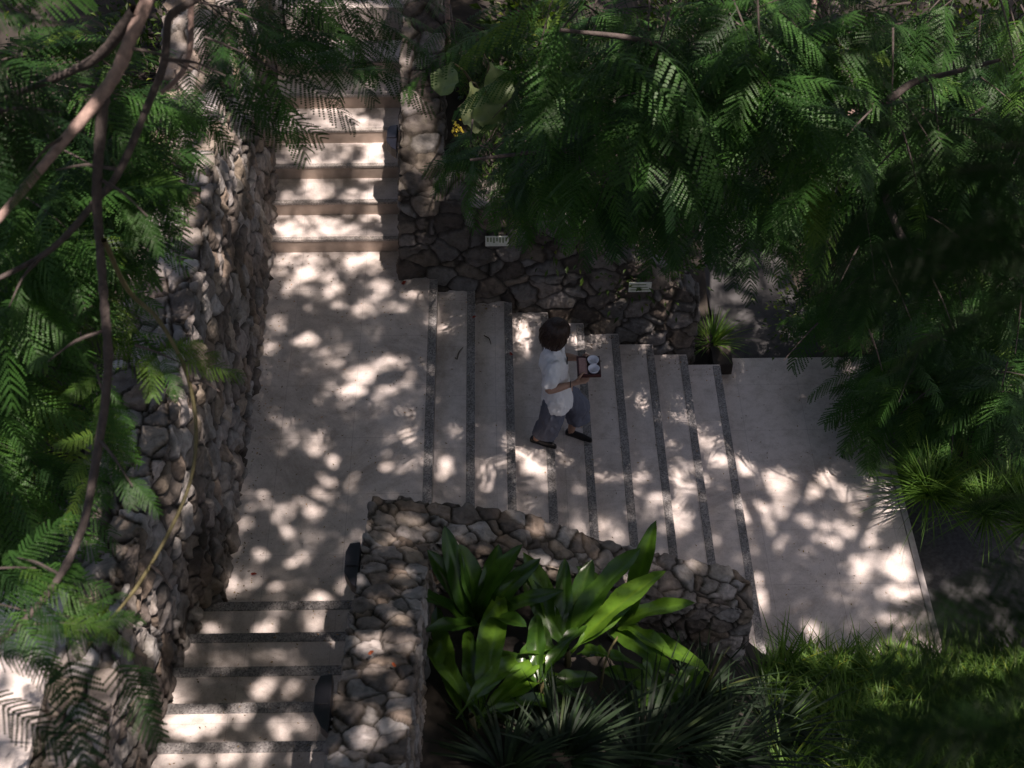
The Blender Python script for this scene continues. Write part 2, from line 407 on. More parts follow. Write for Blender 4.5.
def in_spot(q):
    P3 = np.column_stack([q, np.zeros(len(q))])
    w1 = np.stack([vnoise(P3, .09, 41) - .5, vnoise(P3, .09, 42) - .5], 1) * .07 + np.stack([vnoise(P3, .035, 43) - .5, vnoise(P3, .035, 44) - .5], 1) * .03
    rnd = hsh(np.floor(q[:, 0] * 4001).astype(np.int64), np.floor(q[:, 1] * 4001).astype(np.int64), np.zeros(len(q), np.int64), 5)
    nz = 1.5 * (vnoise(P3, .06, 45) - .5) + .8 * (vnoise(P3, .16, 46) - .5)
    out = np.zeros(len(q), bool)
    for x0 in range(0, len(q), 20000):
        c = (q + w1)[x0:x0 + 20000]
        d = ((c[:, None, 0] - SPOT[None, :, 0]) / (SPOT[None, :, 2] + .006)) ** 2 + ((c[:, None, 1] - SPOT[None, :, 1]) / (SPOT[None, :, 3] + .006)) ** 2
        p = np.clip((1.30 - d - nz[x0:x0 + 20000, None]) / .55, 0, 1) * SPK
        out[x0:x0 + 20000] = (p > rnd[x0:x0 + 20000, None]).any(1)
    return out
def in_walk(q):
    d = ((q[:, None, 0] - SPOT[None, :NWALK, 0]) / (SPOT[None, :NWALK, 2] + .01)) ** 2 + ((q[:, None, 1] - SPOT[None, :NWALK, 1]) / (SPOT[None, :NWALK, 3] + .01)) ** 2
    return (d < 1).any(1)
def open_share(q):
    """share of gaps cut in the unseen leaf roof (more gaps over the left bank and the far bank, few over the paving)"""
    s = np.full(len(q), 0.006)
    s[q[:, 0] < -2.45] = 0.27
    s[(q[:, 0] > -0.35) & (q[:, 1] > 9.95)] = 0.27
    s[(q[:, 0] > 3.9) & (q[:, 1] < 9.95)] = 0.08
    s[(q[:, 0] > -0.5) & (q[:, 1] < 6.2)] = 0.12
    s[(q[:, 0] > 2.3) & (q[:, 1] < 6.3) & (q[:, 1] > 5.92)] = 0.30
    if OCC:
        i = np.clip(((q[:, 0] + 8) / .12).astype(int), 0, OCC['g'].shape[0] - 1); j = np.clip((q[:, 1] / .12).astype(int), 0, OCC['g'].shape[1] - 1)
        s = np.where(OCC['g'][i, j] & (q[:, 0] > -.5), .29, s)
    s[q[:, 1] < 4.75] = 0.004
    return s
OCC = {}
def occupancy(accs):
    Q = np.concatenate([v[::5, :2] - SH * v[::5, 2:3] for a_ in accs for v in a_.V])
    H, ex, ey = np.histogram2d(Q[:, 0], Q[:, 1], bins=[np.arange(-8, 9, .12), np.arange(0, 20, .12)])
    H = (H > 18).astype(float)
    K = sum(np.roll(np.roll(H, i, 0), j, 1) for i in (-1, 0, 1) for j in (-1, 0, 1)) / 9
    OCC['g'] = K >= .88
def leaf_gap(q):
    P3 = np.column_stack([q, np.zeros(len(q))])
    n = 0.5 * vnoise(P3, 0.24, 3) + 0.5 * vnoise(P3, 0.10, 4)
    sh = open_share(q)
    thr = 0.5 + 0.135 * np.interp(sh, [0.006, .08, .10, .20, .40], [2.6, 1.4, 1.28, .84, .25])
    return (n > thr) | in_spot(q)

# ================================================================== SETTING
def sheet(name, poly_xyz, mat):
    bm = bmesh.new()
    bm.faces.new([bm.verts.new(p) for p in poly_xyz])
    return tag(bm_obj(name, bm, mat), kind='structure')
sheet('ground', [(-250, -250, -1.62), (250, -250, -1.62), (250, 250, -1.62), (-250, 250, -1.62)], M['soil'])
def terrain(name, x0, x1, y0, y1, zf, mat, st=0.16):
    nx = int((x1 - x0) / st) + 2; ny = int((y1 - y0) / st) + 2
    X, Y = np.meshgrid(np.linspace(x0, x1, nx), np.linspace(y0, y1, ny), indexing='ij')
    P = np.stack([X.ravel(), Y.ravel(), np.zeros(X.size)], 1)
    P[:, 2] = zf(P[:, 0], P[:, 1]) + 0.10 * (vnoise(P, 0.5, 11) - .5) + 0.05 * (vnoise(P, 0.17, 12) - .5)
    i, j = np.meshgrid(np.arange(nx - 1), np.arange(ny - 1), indexing='ij')
    Fq = np.stack([i * ny + j, (i + 1) * ny + j, (i + 1) * ny + j + 1, i * ny + j + 1], -1).reshape(-1, 4)
    return tag(link(name, mesh_np(name, P, Fq, mat, True)), kind='structure')
def z_left(x, y): return 1.62 + np.clip(-2.7 - x, 0, 3) * 0.05
def z_back(x, y): return np.interp(x, [-.5, .4, 1.55, 1.95], [.75, .5, -.35, -1.25]) + np.clip(y - 10, 0, 6) * .16
def z_plant(x, y): return np.interp(x, [-.5, .6, 1.9, 2.3, 6], [.30, .10, -.75, -1.32, -1.35]) + np.clip(6.1 - y, 0, 5) * .36
def z_right(x, y): return -1.15 + np.clip(x - 4.2, 0, 4) * .2
terrain('planting_bed', -12, -2.62, -2, 20, z_left, M['soil'])
terrain('planting_bed', -0.46, 2.2, 10.02, 18, z_back, M['soil'])
terrain('planting_bed', -0.5, 7.5, 2.2, 6.36, z_plant, M['soil'])
terrain('planting_bed', 4.3, 12, 8.3, 20, z_right, M['soil'])

# landings (slabs)
def slab(name, a, b, mat, bev=0.006):
    bm = bmesh.new(); box(bm, a, b, bev)
    return tag(bm_obj(name, bm, mat), kind='structure')
slab('paved_landing', (-2.25, 6.068, -0.5), (-0.532, 10.128, 0.0), M['paving'])
slab('paved_landing', (2.228, 6.35, -1.66), (3.70, 9.97, -1.35), M['paving'])
slab('paved_landing', (-2.1, 12.65, 0.5), (-0.7, 18, 1.05), M['paving'])
slab('kerb', (3.703, 6.2, -1.66), (3.76, 9.97, -1.343), M['kerb'])
sheet('asphalt_path', [(2.3, 9.975, -1.40), (3.35, 9.975, -1.40), (3.1, 12, -1.39), (2.6, 15.5, -1.38), (1.9, 19, -1.38), (1.0, 19, -1.38), (1.75, 15, -1.38), (2.2, 12, -1.39)], M['path'])
sheet('asphalt_path', [(3.765, 2, -1.55), (9, 2, -1.55), (9, 8.4, -1.55), (3.765, 9.9, -1.55)], M['asphalt'])

# staircases: each a thing; every step a part with its nosing strip as sub-part
def staircase(label, base, steps, group=None, nmat='nosing'):
    t = empty('staircase', base, label, 'stairs', group)
    for (tread, riser_quad_side, nose) in steps:
        (a, b) = tread
        bm = bmesh.new(); box(bm, a, b)
        # split riser colour: faces that point towards the riser side get the second material
        bm.normal_update()
        bmesh.ops.recalc_face_normals(bm, faces=bm.faces[:])
        for f in bm.faces:
            if riser_quad_side == 'S' and f.normal.y < -.5: f.material_index = 1
            if riser_quad_side == 'N' and f.normal.y > .5: f.material_index = 1
            if riser_quad_side == 'E' and f.normal.x > .5: f.material_index = 1
        st = bm_obj('step', bm, [M['paving'], M['riser']], t)
        bm = bmesh.new(); box(bm, nose[0], nose[1], 0.003)
        o = bm_obj('nosing_strip', bm, M[nmat], st)
    return t
steps = []
for k in range(0, 9):       # right flight, going down to the right; k=0 carries the edge of the landing
    x1 = -0.53 + 0.344 * k; x0 = x1 - (0.344 if k else 0.0)
    z = -0.15 * k
    if k == 0: continue
    steps.append((((x0 + .002, 6.2, z - .55), (x1, 9.74, z)), 'E', ((x1 - .070, 6.2, z - .03), (x1 + .004, 9.72, z + .004))))
right_flight = staircase('wide pale flight with dark nosings going down to the right past the person', (0.8, 8, -1.35), steps)
bm = bmesh.new(); box(bm, (-0.600, 6.2, -0.03), (-0.526, 9.72, 0.004), 0.003)
tag(bm_obj('nosing_strip', bm, M['nosing']), 'dark speckled nosing strip along the right edge of the middle landing', 'nosing strip')
steps = []
for k in range(6):
    y0 = 10.13 + 0.36 * k; z = 0.15 * (k + 1)
    steps.append((((-2.12, y0, z - .5), (-0.8, y0 + .362 - .002, z)), 'S', ((-2.12, y0 - .004, z - .022), (-0.8, y0 + .045, z + .004))))
z = 1.05
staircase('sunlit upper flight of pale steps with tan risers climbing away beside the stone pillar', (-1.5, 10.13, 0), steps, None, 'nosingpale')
steps = []
for k in range(8):
    y1 = 6.065 - 0.372 * k; z = 0.15 * (k + 1)
    steps.append((((-2.32, y1 - .372 + .002, z - .6), (-0.8, y1, z)), 'N', ((-2.32, y1 - .075, z - .025), (-0.8, y1 + .004, z + .004))))
staircase('near flight of pale steps with dark nosings at lower left climbing towards the viewer', (-1.5, 6.06, 0), steps)
bm = bmesh.new(); box(bm, (2.16, 9.745, -1.5), (2.36, 10.0, -1.20), .01)
tag(bm_obj('planter_block', bm, M['soil']), 'low dark stone block at the foot of the steps below the grass tuft', 'block')

# ------------------------------------------------------------------ rubble walls (real relief, Voronoi stones in numpy)
PAL = np.array([[.31, .28, .27], [.25, .225, .215], [.38, .35, .345], [.20, .175, .165], [.28, .225, .19], [.41, .395, .40], [.33, .315, .315], [.17, .145, .135], [.34, .29, .25], [.29, .28, .285]])
def stones(P, cell, stretch, seed):
    sc = np.array(cell if hasattr(cell, '__len__') else [cell] * 3) * np.array(stretch)
    Wp = P + 0.05 * np.stack([vnoise(P, .16, seed + 1) - .5, vnoise(P, .16, seed + 2) - .5, vnoise(P, .16, seed + 3) - .5], 1)
    Wp = Wp + 0.028 * np.stack([vnoise(P, .05, seed + 4) - .5, vnoise(P, .05, seed + 5) - .5, vnoise(P, .05, seed + 6) - .5], 1)
    Q = Wp / sc
    I = np.floor(Q).astype(np.int64)
    best = np.full(len(P), 1e9); bid = np.zeros(len(P)); bp = np.zeros_like(P); sites = []
    for a in (-1, 0, 1):
        for b in (-1, 0, 1):
            for c in (-1, 0, 1):
                J = I + np.array([a, b, c])
                s = J + .5 + .86 * (np.stack([hsh(J[:, 0], J[:, 1], J[:, 2], seed + 20 + q) for q in range(3)], 1) - .5)
                d = ((Q - s) ** 2).sum(1)
                sites.append(s)
                mk = d < best
                best[mk] = d[mk]; bp[mk] = s[mk]
                bid[mk] = hsh(J[:, 0], J[:, 1], J[:, 2], seed + 30)[mk]
    e = np.full(len(P), 1e9)
    for s in sites:
        dv = s - bp; L = np.sqrt((dv ** 2).sum(1))
        ok = L > 1e-6
        ed = np.where(ok, (((s + bp) / 2 - Q) * dv).sum(1) / np.maximum(L, 1e-6), 1e9)
        e = np.minimum(e, ed)
    return e * sc.min(), bid, (Q - bp) * sc
def rubble_wall(name, sections, label, cell=.2, stretch=(1, 1, 1), ds=.018, depth=.035, seed=100, joint=.016, tone=1.0, cap=True, rough_=0.03):
    """sections: list of (bottom outer, top outer, top inner, bottom inner)"""
    secs = np.array(sections, float)
    hm = np.linalg.norm(secs[:, 1] - secs[:, 0], axis=1).max(); wm = np.linalg.norm(secs[:, 2] - secs[:, 1], axis=1).max()
    hm2 = np.linalg.norm(secs[:, 3] - secs[:, 2], axis=1).max()
    nh, nw, nh2 = int(hm / ds) + 1, int(wm / ds) + 1, int(hm2 / ds) + 1
    tt = [np.linspace(0, 1, nh, endpoint=False), np.linspace(0, 1, nw, endpoint=False), np.linspace(0, 1, nh2 + 1)]
    def ring(sec):
        return np.concatenate([sec[i] + tt[i][:, None] * (sec[i + 1] - sec[i]) for i in range(3)])
    rings = []
    for i in range(len(secs) - 1):
        L = np.linalg.norm(secs[i + 1] - secs[i], axis=1).max(); n = max(1, int(L / ds))
        for t in np.arange(n) / n: rings.append(ring(secs[i] * (1 - t) + secs[i + 1] * t))
    rings.append(ring(secs[-1]))
    R = np.array(rings); m_, n_ = R.shape[:2]
    P = R.reshape(-1, 3)
    i, j = np.meshgrid(np.arange(m_ - 1), np.arange(n_ - 1), indexing='ij')
    Fq = np.stack([i * n_ + j, (i + 1) * n_ + j, (i + 1) * n_ + j + 1, i * n_ + j + 1], -1).reshape(-1, 4)
    parts = [(P, Fq)]
    if cap:
        for sec in (secs[0], secs[-1]):
            A = sec[0] + np.linspace(0, 1, nh + 1)[:, None] * (sec[1] - sec[0]); B = sec[3] + np.linspace(0, 1, nh + 1)[:, None] * (sec[2] - sec[3])
            g = A[:, None] + np.linspace(0, 1, nw + 1)[None, :, None] * (B - A)[:, None]
            a, b = np.meshgrid(np.arange(nh), np.arange(nw), indexing='ij')
            q = np.stack([a * (nw + 1) + b, a * (nw + 1) + b + 1, (a + 1) * (nw + 1) + b + 1, (a + 1) * (nw + 1) + b], -1).reshape(-1, 4)
            parts.append((g.reshape(-1, 3), q))
    off = 0; VV = []; FF = []
    for v, q in parts: VV.append(v); FF.append(q + off); off += len(v)
    P = np.concatenate(VV); Fq = np.concatenate(FF)
    # weld
    key = np.round(P, 4); uq, inv = np.unique(key, axis=0, return_inverse=True)
    inv = inv.ravel()
    P = uq; Fq = inv[Fq]
    ok = (Fq[:, 0] != Fq[:, 1]) & (Fq[:, 1] != Fq[:, 2]) & (Fq[:, 2] != Fq[:, 3]) & (Fq[:, 3] != Fq[:, 0])
    Fq = Fq[ok]
    bm = bmesh.new()
    me = mesh_np('tmp', P, Fq, None, True)
    bm.from_mesh(me); bmesh.ops.recalc_face_normals(bm, faces=bm.faces[:]); bm.to_mesh(me); bm.free()
    # outward: the top must look up
    Nn = np.zeros(len(me.vertices) * 3, np.float32); me.vertices.foreach_get('normal', Nn); Nn = Nn.reshape(-1, 3)
    Pv = np.zeros(len(me.vertices) * 3, np.float32); me.vertices.foreach_get('co', Pv); Pv = Pv.reshape(-1, 3).astype(float)
    top = Pv[:, 2] > np.quantile(Pv[:, 2], .9)
    if Nn[top, 2].mean() < 0: Nn = -Nn
    # soften the long edges by pulling corners with low-pass normals
    e, sid, loc = stones(Pv, cell, stretch, seed)
    jn = np.clip(e / joint, 0, 1); jn = jn * jn * (3 - 2 * jn)
    tilt = np.stack([(sid * 977.1) % 1, (sid * 613.7) % 1, (sid * 331.3) % 1], 1) - .5
    h = -depth * (1 - jn) + 0.12 * depth * np.clip(e / (.5 * cell if np.isscalar(cell) else .1), 0, 1) + .018 * ((sid * 57.31) % 1 - .5) + jn * (tilt * loc).sum(1) * .20
    h += jn * (rough_ * (vnoise(Pv, .08, seed + 8) - .5) + .022 * (vnoise(Pv, .033, seed + 9) - .5))
    Pd = Pv + Nn * h[:, None]
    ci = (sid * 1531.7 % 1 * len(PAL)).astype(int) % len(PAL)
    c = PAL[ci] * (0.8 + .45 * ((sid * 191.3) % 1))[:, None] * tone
    mort = np.array([.05, .042, .036])
    c = c * jn[:, None] + mort * (1 - jn[:, None])
    me.vertices.foreach_set('co', Pd.astype(np.float32).ravel())
    a = me.attributes.new('stone', 'FLOAT_COLOR', 'POINT')
    a.data.foreach_set('color', np.column_stack([c, np.ones(len(c))]).astype(np.float32).ravel())
    me.name = name
    me.materials.append(M['rubble']); me.update()
    return tag(link(name, me), label, 'stone wall')
ZB = -1.6
def sec_x(xo, xi, y, zt, bo=0.03, zb=ZB):  # section across x (path runs along y); xo = outer
    return [(xo - bo, y, zb), (xo, y, zt), (xi, y, zt), (xi, y, zb)]
# tall retaining wall on the left
slab('paved_landing', (-7, 1.5, 1.1), (-2.62, 5.05, 1.80), M['paving'])
LS = []
for (y, xb, xt, zt, wd) in [(2.6, -2.10, -2.10, 1.80, .50), (4.4, -2.18, -2.20, 1.82, .45), (5.1, -2.22, -2.26, 1.82, .75), (5.95, -2.16, -2.24, 1.78, .60), (6.15, -2.05, -2.18, 1.80, .58), (8.0, -2.05, -2.18, 1.86, .55),
                        (9.6, -2.07, -2.22, 2.05, .55), (11.2, -2.06, -2.25, 2.5, .55), (13.5, -2.06, -2.25, 3.1, .55)]:
    LS.append([(xb, y, -.05), (xt, y, zt), (xt - wd, y, zt - .04), (xt - wd, y, .9)])
rubble_wall('retaining_wall', LS, 'tall rugged rubble retaining wall along the left side of the landing and steps', cell=.185, stretch=(1, 1.15, 1.1), ds=.017, depth=.036, seed=210, joint=.015, rough_=.07, tone=.95)
# near wall: beside the near flight, turning right along the flight going down
FS = [[(-1.00, 3.1, .2), (-.965, 3.1, 2.22), (-.53, 3.1, 2.22), (-.51, 3.1, .0)],
      [(-.93, 5.0, -.3), (-.93, 5.0, 1.50), (-.495, 5.0, 1.50), (-.47, 5.0, -.3)],
      [(-.91, 6.45, -.3), (-.91, 6.45, .92), (-.47, 6.02, .92), (-.45, 6.0, -.3)],
      [(.17, 6.42, -1.0), (.17, 6.42, .74), (.17, 6.02, .72), (.17, 5.98, -1.0)],
      [(1.0, 6.43, -1.3), (1.0, 6.43, .27), (1.0, 6.03, .25), (1.0, 5.99, -1.3)],
      [(1.85, 6.44, -1.6), (1.83, 6.44, -.02), (1.83, 6.08, -.06), (1.85, 6.02, -1.6)],
      [(1.98, 6.36, -1.6), (1.94, 6.34, -.09), (1.94, 6.12, -.11), (1.98, 6.08, -1.6)]]
rubble_wall('stone_wall', FS, 'low rubble wall with two arms round the broad leaved plants, mottled with sun', cell=.15, stretch=(1.2, 1, 1), ds=.0135, depth=.024, seed=333, joint=.0115, tone=.92)
# far wall: pillar arm beside the upper flight, turning right behind the flight going down
BS = [[(-.86, 13.2, .5), (-.80, 13.2, 2.35), (-.44, 13.2, 2.35), (-.44, 13.2, .5)],
      [(-.89, 11.5, .0), (-.83, 11.5, 1.66), (-.45, 11.5, 1.66), (-.45, 11.5, .0)],
      [(-.89, 9.72, -.3), (-.83, 9.76, 1.0), (-.44, 10.12, 1.0), (-.44, 10.14, -.3)],
      [(.4, 9.73, -.7), (.4, 9.76, .68), (.4, 10.12, .68), (.4, 10.14, -.7)],
      [(1.90, 9.74, -1.5), (1.88, 9.78, -.28), (1.88, 10.12, -.28), (1.90, 10.14, -1.5)],
      [(2.00, 9.80, -1.5), (1.96, 9.84, -.36), (1.96, 10.06, -.36), (2.0, 10.08, -1.5)]]
rubble_wall('stone_wall', BS, 'shaded rubble wall behind the steps, rising to a sunlit arm beside the upper flight', cell=.20, stretch=(1.2, 1, .95), ds=.0155, depth=.030, seed=455, joint=.018, tone=.5)  # tone darkens the stone colour for shade from the overhanging tree

# ================================================================== VEGETATION
def frond_proto(rng, L=.5, npairs=17, pl=.13, nleaf=11, ll=.0092, droop=.25, fold=.15, curl=0.0):
    """bipinnate leaf along +X: rachis, paired pinnae, leaflets; returns V, quads, tint offset, pinna id"""
    V = []; Fq = []; Pid = []; n = 0; pid = 0
    ts = np.linspace(.14, 1, npairs)
    def rach(t): return np.array([L * (t - .12 * t * t * droop), curl * L * t * t, -droop * L * t * t])
    # rachis as thin strip
    for a in range(6):
        p, q = rach(a / 6), rach((a + 1) / 6); wv = np.array([0, .0028 * (1 - a / 8), 0])
        V += [p - wv, q - wv, q + wv, p + wv]; Fq.append([n, n + 1, n + 2, n + 3]); Pid += [0] * 4; n += 4
    for t in ts:
        base = rach(t); tg = rach(min(1, t + .02)) - rach(t - .02); tg /= np.linalg.norm(tg)
        lf = pl * (0.55 + .45 * math.sin(math.pi * min(1, .12 + t * .80))) * (1 if t < .95 else .7)
        for sgn in (-1, 1):
            pid += 1
            ang = math.radians(72 - 34 * t + rng.normal() * 5)
            sd = np.array([0, sgn, 0.0]) - tg * (sgn * tg[1]); sd /= np.linalg.norm(sd)
            d = tg * math.cos(ang) + sd * math.sin(ang) + np.array([0, 0, -fold + rng.normal() * .08]); d /= np.linalg.norm(d)
            up = np.array([0, 0, 1.0]); wv = np.cross(up, d); wv /= np.linalg.norm(wv)
            dz = -0.25 * lf
            if nleaf == 0:
                us = [0, .35, .75, 1.0]; ws = [.55, 1.0, .8, .15]
                for a in range(3):
                    p = base + d * lf * us[a] + np.array([0, 0, dz * us[a] ** 2]); q = base + d * lf * us[a + 1] + np.array([0, 0, dz * us[a + 1] ** 2])
                    V += [p - wv * ll * ws[a], q - wv * ll * ws[a + 1], q + wv * ll * ws[a + 1], p + wv * ll * ws[a]]
                    Fq.append([n, n + 1, n + 2, n + 3]); Pid += [pid] * 4; n += 4
            else:
                st = lf / nleaf
                for a in range(nleaf):
                    u = (a + .5) / nleaf
                    p = base + d * lf * u + np.array([0, 0, dz * u * u])
                    l2 = ll * (1 - .35 * u)
                    for s2 in (-1, 1):
                        e = d * math.cos(1.15) + wv * s2 * math.sin(1.15) + np.array([0, 0, .15 * rng.normal()])
                        h = d * st * .47
                        tip = p + e * l2
                        V += [p - h, p + h, tip + h * .7, tip - h * .7]; Fq.append([n, n + 1, n + 2, n + 3]); Pid += [pid] * 4; n += 4
    return np.array(V), np.array(Fq), np.array(Pid)
prng = np.random.default_rng(3)
PROTO = [frond_proto(prng, droop=dr, curl=cu, fold=fo) for dr, cu, fo in [(.15, .05, .1), (.3, -.08, .2), (.45, .1, .25), (.25, 0, .05), (.6, .06, .3), (.1, -.1, .3)]]
PROTO_MID = [frond_proto(prng, nleaf=0, npairs=15, droop=dr, curl=cu, fold=fo) for dr, cu, fo in [(.15, .05, .1), (.3, -.08, .2), (.45, .1, .25), (.6, .05, .2)]]
def basis(d, up=(0, 0, 1), roll=0.0):
    x = np.asarray(d, float); x = x / np.linalg.norm(x)
    u = np.asarray(up, float); y = np.cross(u, x)
    if np.linalg.norm(y) < 1e-3: y = np.array([0, 1.0, 0])
    y /= np.linalg.norm(y); z = np.cross(x, y)
    c, s = math.cos(roll), math.sin(roll)
    return np.stack([x, y * c + z * s, z * c - y * s], 1)
def add_frond(acc, p, d, scale=1.0, tint=.5, hi=True, roll=0.0, rng=RNG, cull=False, free=False):
    V, Fq, Pid = (PROTO if hi else PROTO_MID)[rng.integers(6 if hi else 4)]
    W = V * scale
    W = W @ basis(d, roll=roll).T + np.asarray(p)
    if not free and in_walk((W[::7, :2] - SH * W[::7, 2:3])).mean() > .10: return
    if cull:
        q = W[:, :2] - SH * W[:, 2:3]
        fc = q[Fq].mean(1)
        keep = ~leaf_gap(fc)
        Fq = Fq[keep]
        if not len(Fq): return
        used, inv = np.unique(Fq, return_inverse=True)
        W = W[used]; Fq = inv.reshape(-1, 4); Pid = Pid[used]
    jit = np.array([((i * 12.9898) % 1 - .5) * .2 for i in range(Pid.max() + 1)])
    acc.add(W, Fq, np.clip(tint + jit[Pid], 0, 1))
def spray(acc, tw, p, d, n=8, L=.55, scale=1.0, tint=.5, spread=.15, hi=True, rng=RNG, r=.008, free=False):
    d = np.asarray(d, float); d = d / np.linalg.norm(d)
    pts = [np.asarray(p) + d * L * t + np.array([0, 0, -.18 * L * t * t]) for t in (0, .33, .66, 1)]
    tube(tw, pts, [r, r * .4], n=5, sub=2)
    side = np.cross([0, 0, 1], d); side /= np.linalg.norm(side) + 1e-9
    for i in range(n):
        t = .15 + .85 * (i + .5) / n
        b = np.asarray(p) + d * L * t + np.array([0, 0, -.18 * L * t * t])
        sg = 1 if i % 2 else -1
        a = (1 - t) * 1.1 + .12
        dd = d * math.cos(a) + side * sg * math.sin(a) + np.array([0, 0, rng.normal() * .22 + .05])
        dd = dd + rng.normal(size=3) * spread
        add_frond(acc, b, dd, scale * rng.uniform(.75, 1.15), np.clip(tint + rng.normal() * .18, 0, 1), hi, rng.normal() * .25, rng, free=free)

def crown(acc, tw, leaf, bark, parent):
    k = len(np.concatenate(acc.F)); acc2 = Acc(); acc2.V, acc2.F, acc2.T, acc2.n = list(acc.V), list(acc.F), list(acc.T), acc.n
    off = acc2.n
    acc2.V += tw.V; acc2.T += tw.T; acc2.F += [f + off for f in tw.F]; acc2.n += tw.n
    o = acc2.build('crown', leaf, parent)
    o.data.materials.append(bark)
    mi = np.zeros(len(o.data.polygons), np.int32); mi[k:] = 1
    o.data.polygons.foreach_set('material_index', mi)
    return o
def rnd_dir(rng, bias, sp=1.0, zs=.35):
    v = np.asarray(bias, float) + rng.normal(size=3) * np.array([sp, sp, zs])
    return v / (np.linalg.norm(v) + 1e-9)

# ---------------- tree 1: left foreground tree with drooping limbs
r1 = np.random.default_rng(21)
t1 = empty('feathery_tree', (-5.2, 4.2, 1.6), 'tree with bare brown limbs and drooping feathery green leaves overhanging the left wall', 'tree')
def limb(name, pts, radii, mat, parent, wob=.05, n=10):
    a = Acc(); tube(a, pts, radii, n=n, sub=9, wob=wob); return a.build(name, mat, parent, True)
limb('trunk', [(-5.2, 4.2, 1.4), (-5.0, 4.3, 3.5), (-4.6, 4.6, 5.6), (-4.2, 4.9, 7.4)], [.17, .15, .13, .09], M['bark'], t1)
A0 = D(150, -45, 6.5)
limb('branch', [(-4.6, 4.6, 5.7), (-3.3, 5.0, 7.0), tuple(A0 + [-.35, .1, .35]), A0, D(128, 45, 6.45), D(104, 92, 6.4), D(62, 143, 6.35), D(12, 203, 6.3), D(-50, 275, 6.2)], [.085, .055, .034, .032, .030, .030, .022, .018, .013], M['barkpale'], t1, .06)
limb('branch', [D(104, 90, 6.4), D(100, 140, 6.42), D(97, 200, 6.5), D(104, 300, 6.6), D(108, 370, 6.7), D(97, 455, 6.8), D(78, 540, 6.8), D(36, 608, 6.8), D(-30, 665, 6.8)], [.027, .024, .021, .021, .021, .020, .019, .017, .014], M['barkdark'], t1, .08)
limb('branch', [(-3.3, 5.0, 7.0), tuple(D(178, -50, 6.7)), D(168, 20, 6.7), D(164, 62, 6.7), D(150, 100, 6.7), D(120, 170, 6.7), D(95, 202, 6.7), D(50, 250, 6.7), D(-20, 288, 6.7)], [.05, .022, .018, .018, .018, .018, .017, .014, .010], M['barkdark'], t1, .06)
limb('branch', [(-2.9, 5.1, 7.0), tuple(D(196, -40, 6.9)), D(191, 5, 6.9), D(190, 48, 6.9), D(181, 74, 6.9), D(161, 93, 6.9)], [.03, .018, .015, .014, .013, .010], M['bark'], t1, .06)
limb('branch', [D(104, 240, 6.5), D(128, 290, 7.2), D(160, 322, 7.3), D(188, 378, 7.4), D(196, 440, 7.4), D(184, 500, 7.4), D(140, 582, 7.2), D(88, 645, 7.0)], [.012, .012, .011, .010, .010, .009, .009, .008], M['twig'], t1, .05)
limb('branch', [D(136, 10, 6.46), D(100, 55, 6.7), D(55, 78, 6.9), D(0, 100, 7.2)], [.03, .024, .018, .012], M['barkdark'], t1, .06)
limb('branch', [D(-40, 112, 7.6), D(0, 110, 7.6), D(25, 108, 7.6), D(60, 112, 7.6)], [.014, .012, .008, .005], M['barkdark'], t1, .06)
c1 = Acc(); tw1 = Acc()
for (px, py, dd, dx, dy, L_) in [(70, 135, 6.36, -.5, -.6, .3), (128, 48, 6.45, .8, -.3, .35), (101, 180, 6.47, .8, -.7, .28), (106, 330, 6.65, -.8, -.5, .3), (100, 440, 6.78, .6, -.8, .3), (60, 575, 6.8, -.7, .4, .35), (120, 170, 6.7, -.9, .2, .35), (165, 60, 6.7, .9, -.2, .3), (190, 380, 7.4, .8, -.3, .2), (150, 565, 7.25, .6, -.6, .2), (40, 258, 6.7, -.3, -.9, .3)]:
    p = D(px, py, dd); d_ = np.array([dx, dy, -.15])
    tube(tw1, [p, p + d_ * L_ * .5 + [0, 0, .03], p + d_ * L_], [.010, .007, .003], n=5, sub=3, wob=.1)
    for k_ in range(2 if px < 110 else 0): add_frond(c1, p + d_ * L_ * (.5 + .25 * k_), (dx + r1.normal() * .5, dy + r1.normal() * .5, -.3), .45, r1.uniform(.3, .8), True, 0, r1, free=True)
def scatter(acc, tw, rng, x0, x1, y0, y1, d0, d1, n, bias, scale=1.0, tint=.45, nf=8, L=.5, hi=True, zs=.3, sp=.6, free=False):
    for _ in range(n):
        p = PD(rng.uniform(x0, x1), rng.uniform(y0, y1), rng.uniform(d0, d1))
        spray(acc, tw, p, rnd_dir(rng, bias, sp, zs), nf, L * rng.uniform(.7, 1.2), scale, np.clip(tint + rng.normal() * .12, 0, 1), hi=hi, rng=rng, free=free)
scatter(c1, tw1, r1, -80, 90, 10, 190, 8.0, 9.4, 13, (.3, -.3, -.2), 1.1, .35, L=.4, free=True)
scatter(c1, tw1, r1, -80, 50, 170, 360, 8.0, 9.2, 18, (.3, -.3, -.3), 1.1, .60, L=.4, free=True)
scatter(c1, tw1, r1, -90, -20, 360, 520, 8.2, 9.2, 8, (.3, -.4, -.2), 1.0, .40, L=.4, free=True)
scatter(c1, tw1, r1, 60, 125, 50, 210, 8.6, 9.3, 7, (.1, -.6, -.4), .95, .55, L=.3, free=True)
scatter(c1, tw1, r1, -110, -20, -60, 60, 5.6, 6.6, 4, (.3, .1, -.2), 1.0, .05, free=True)
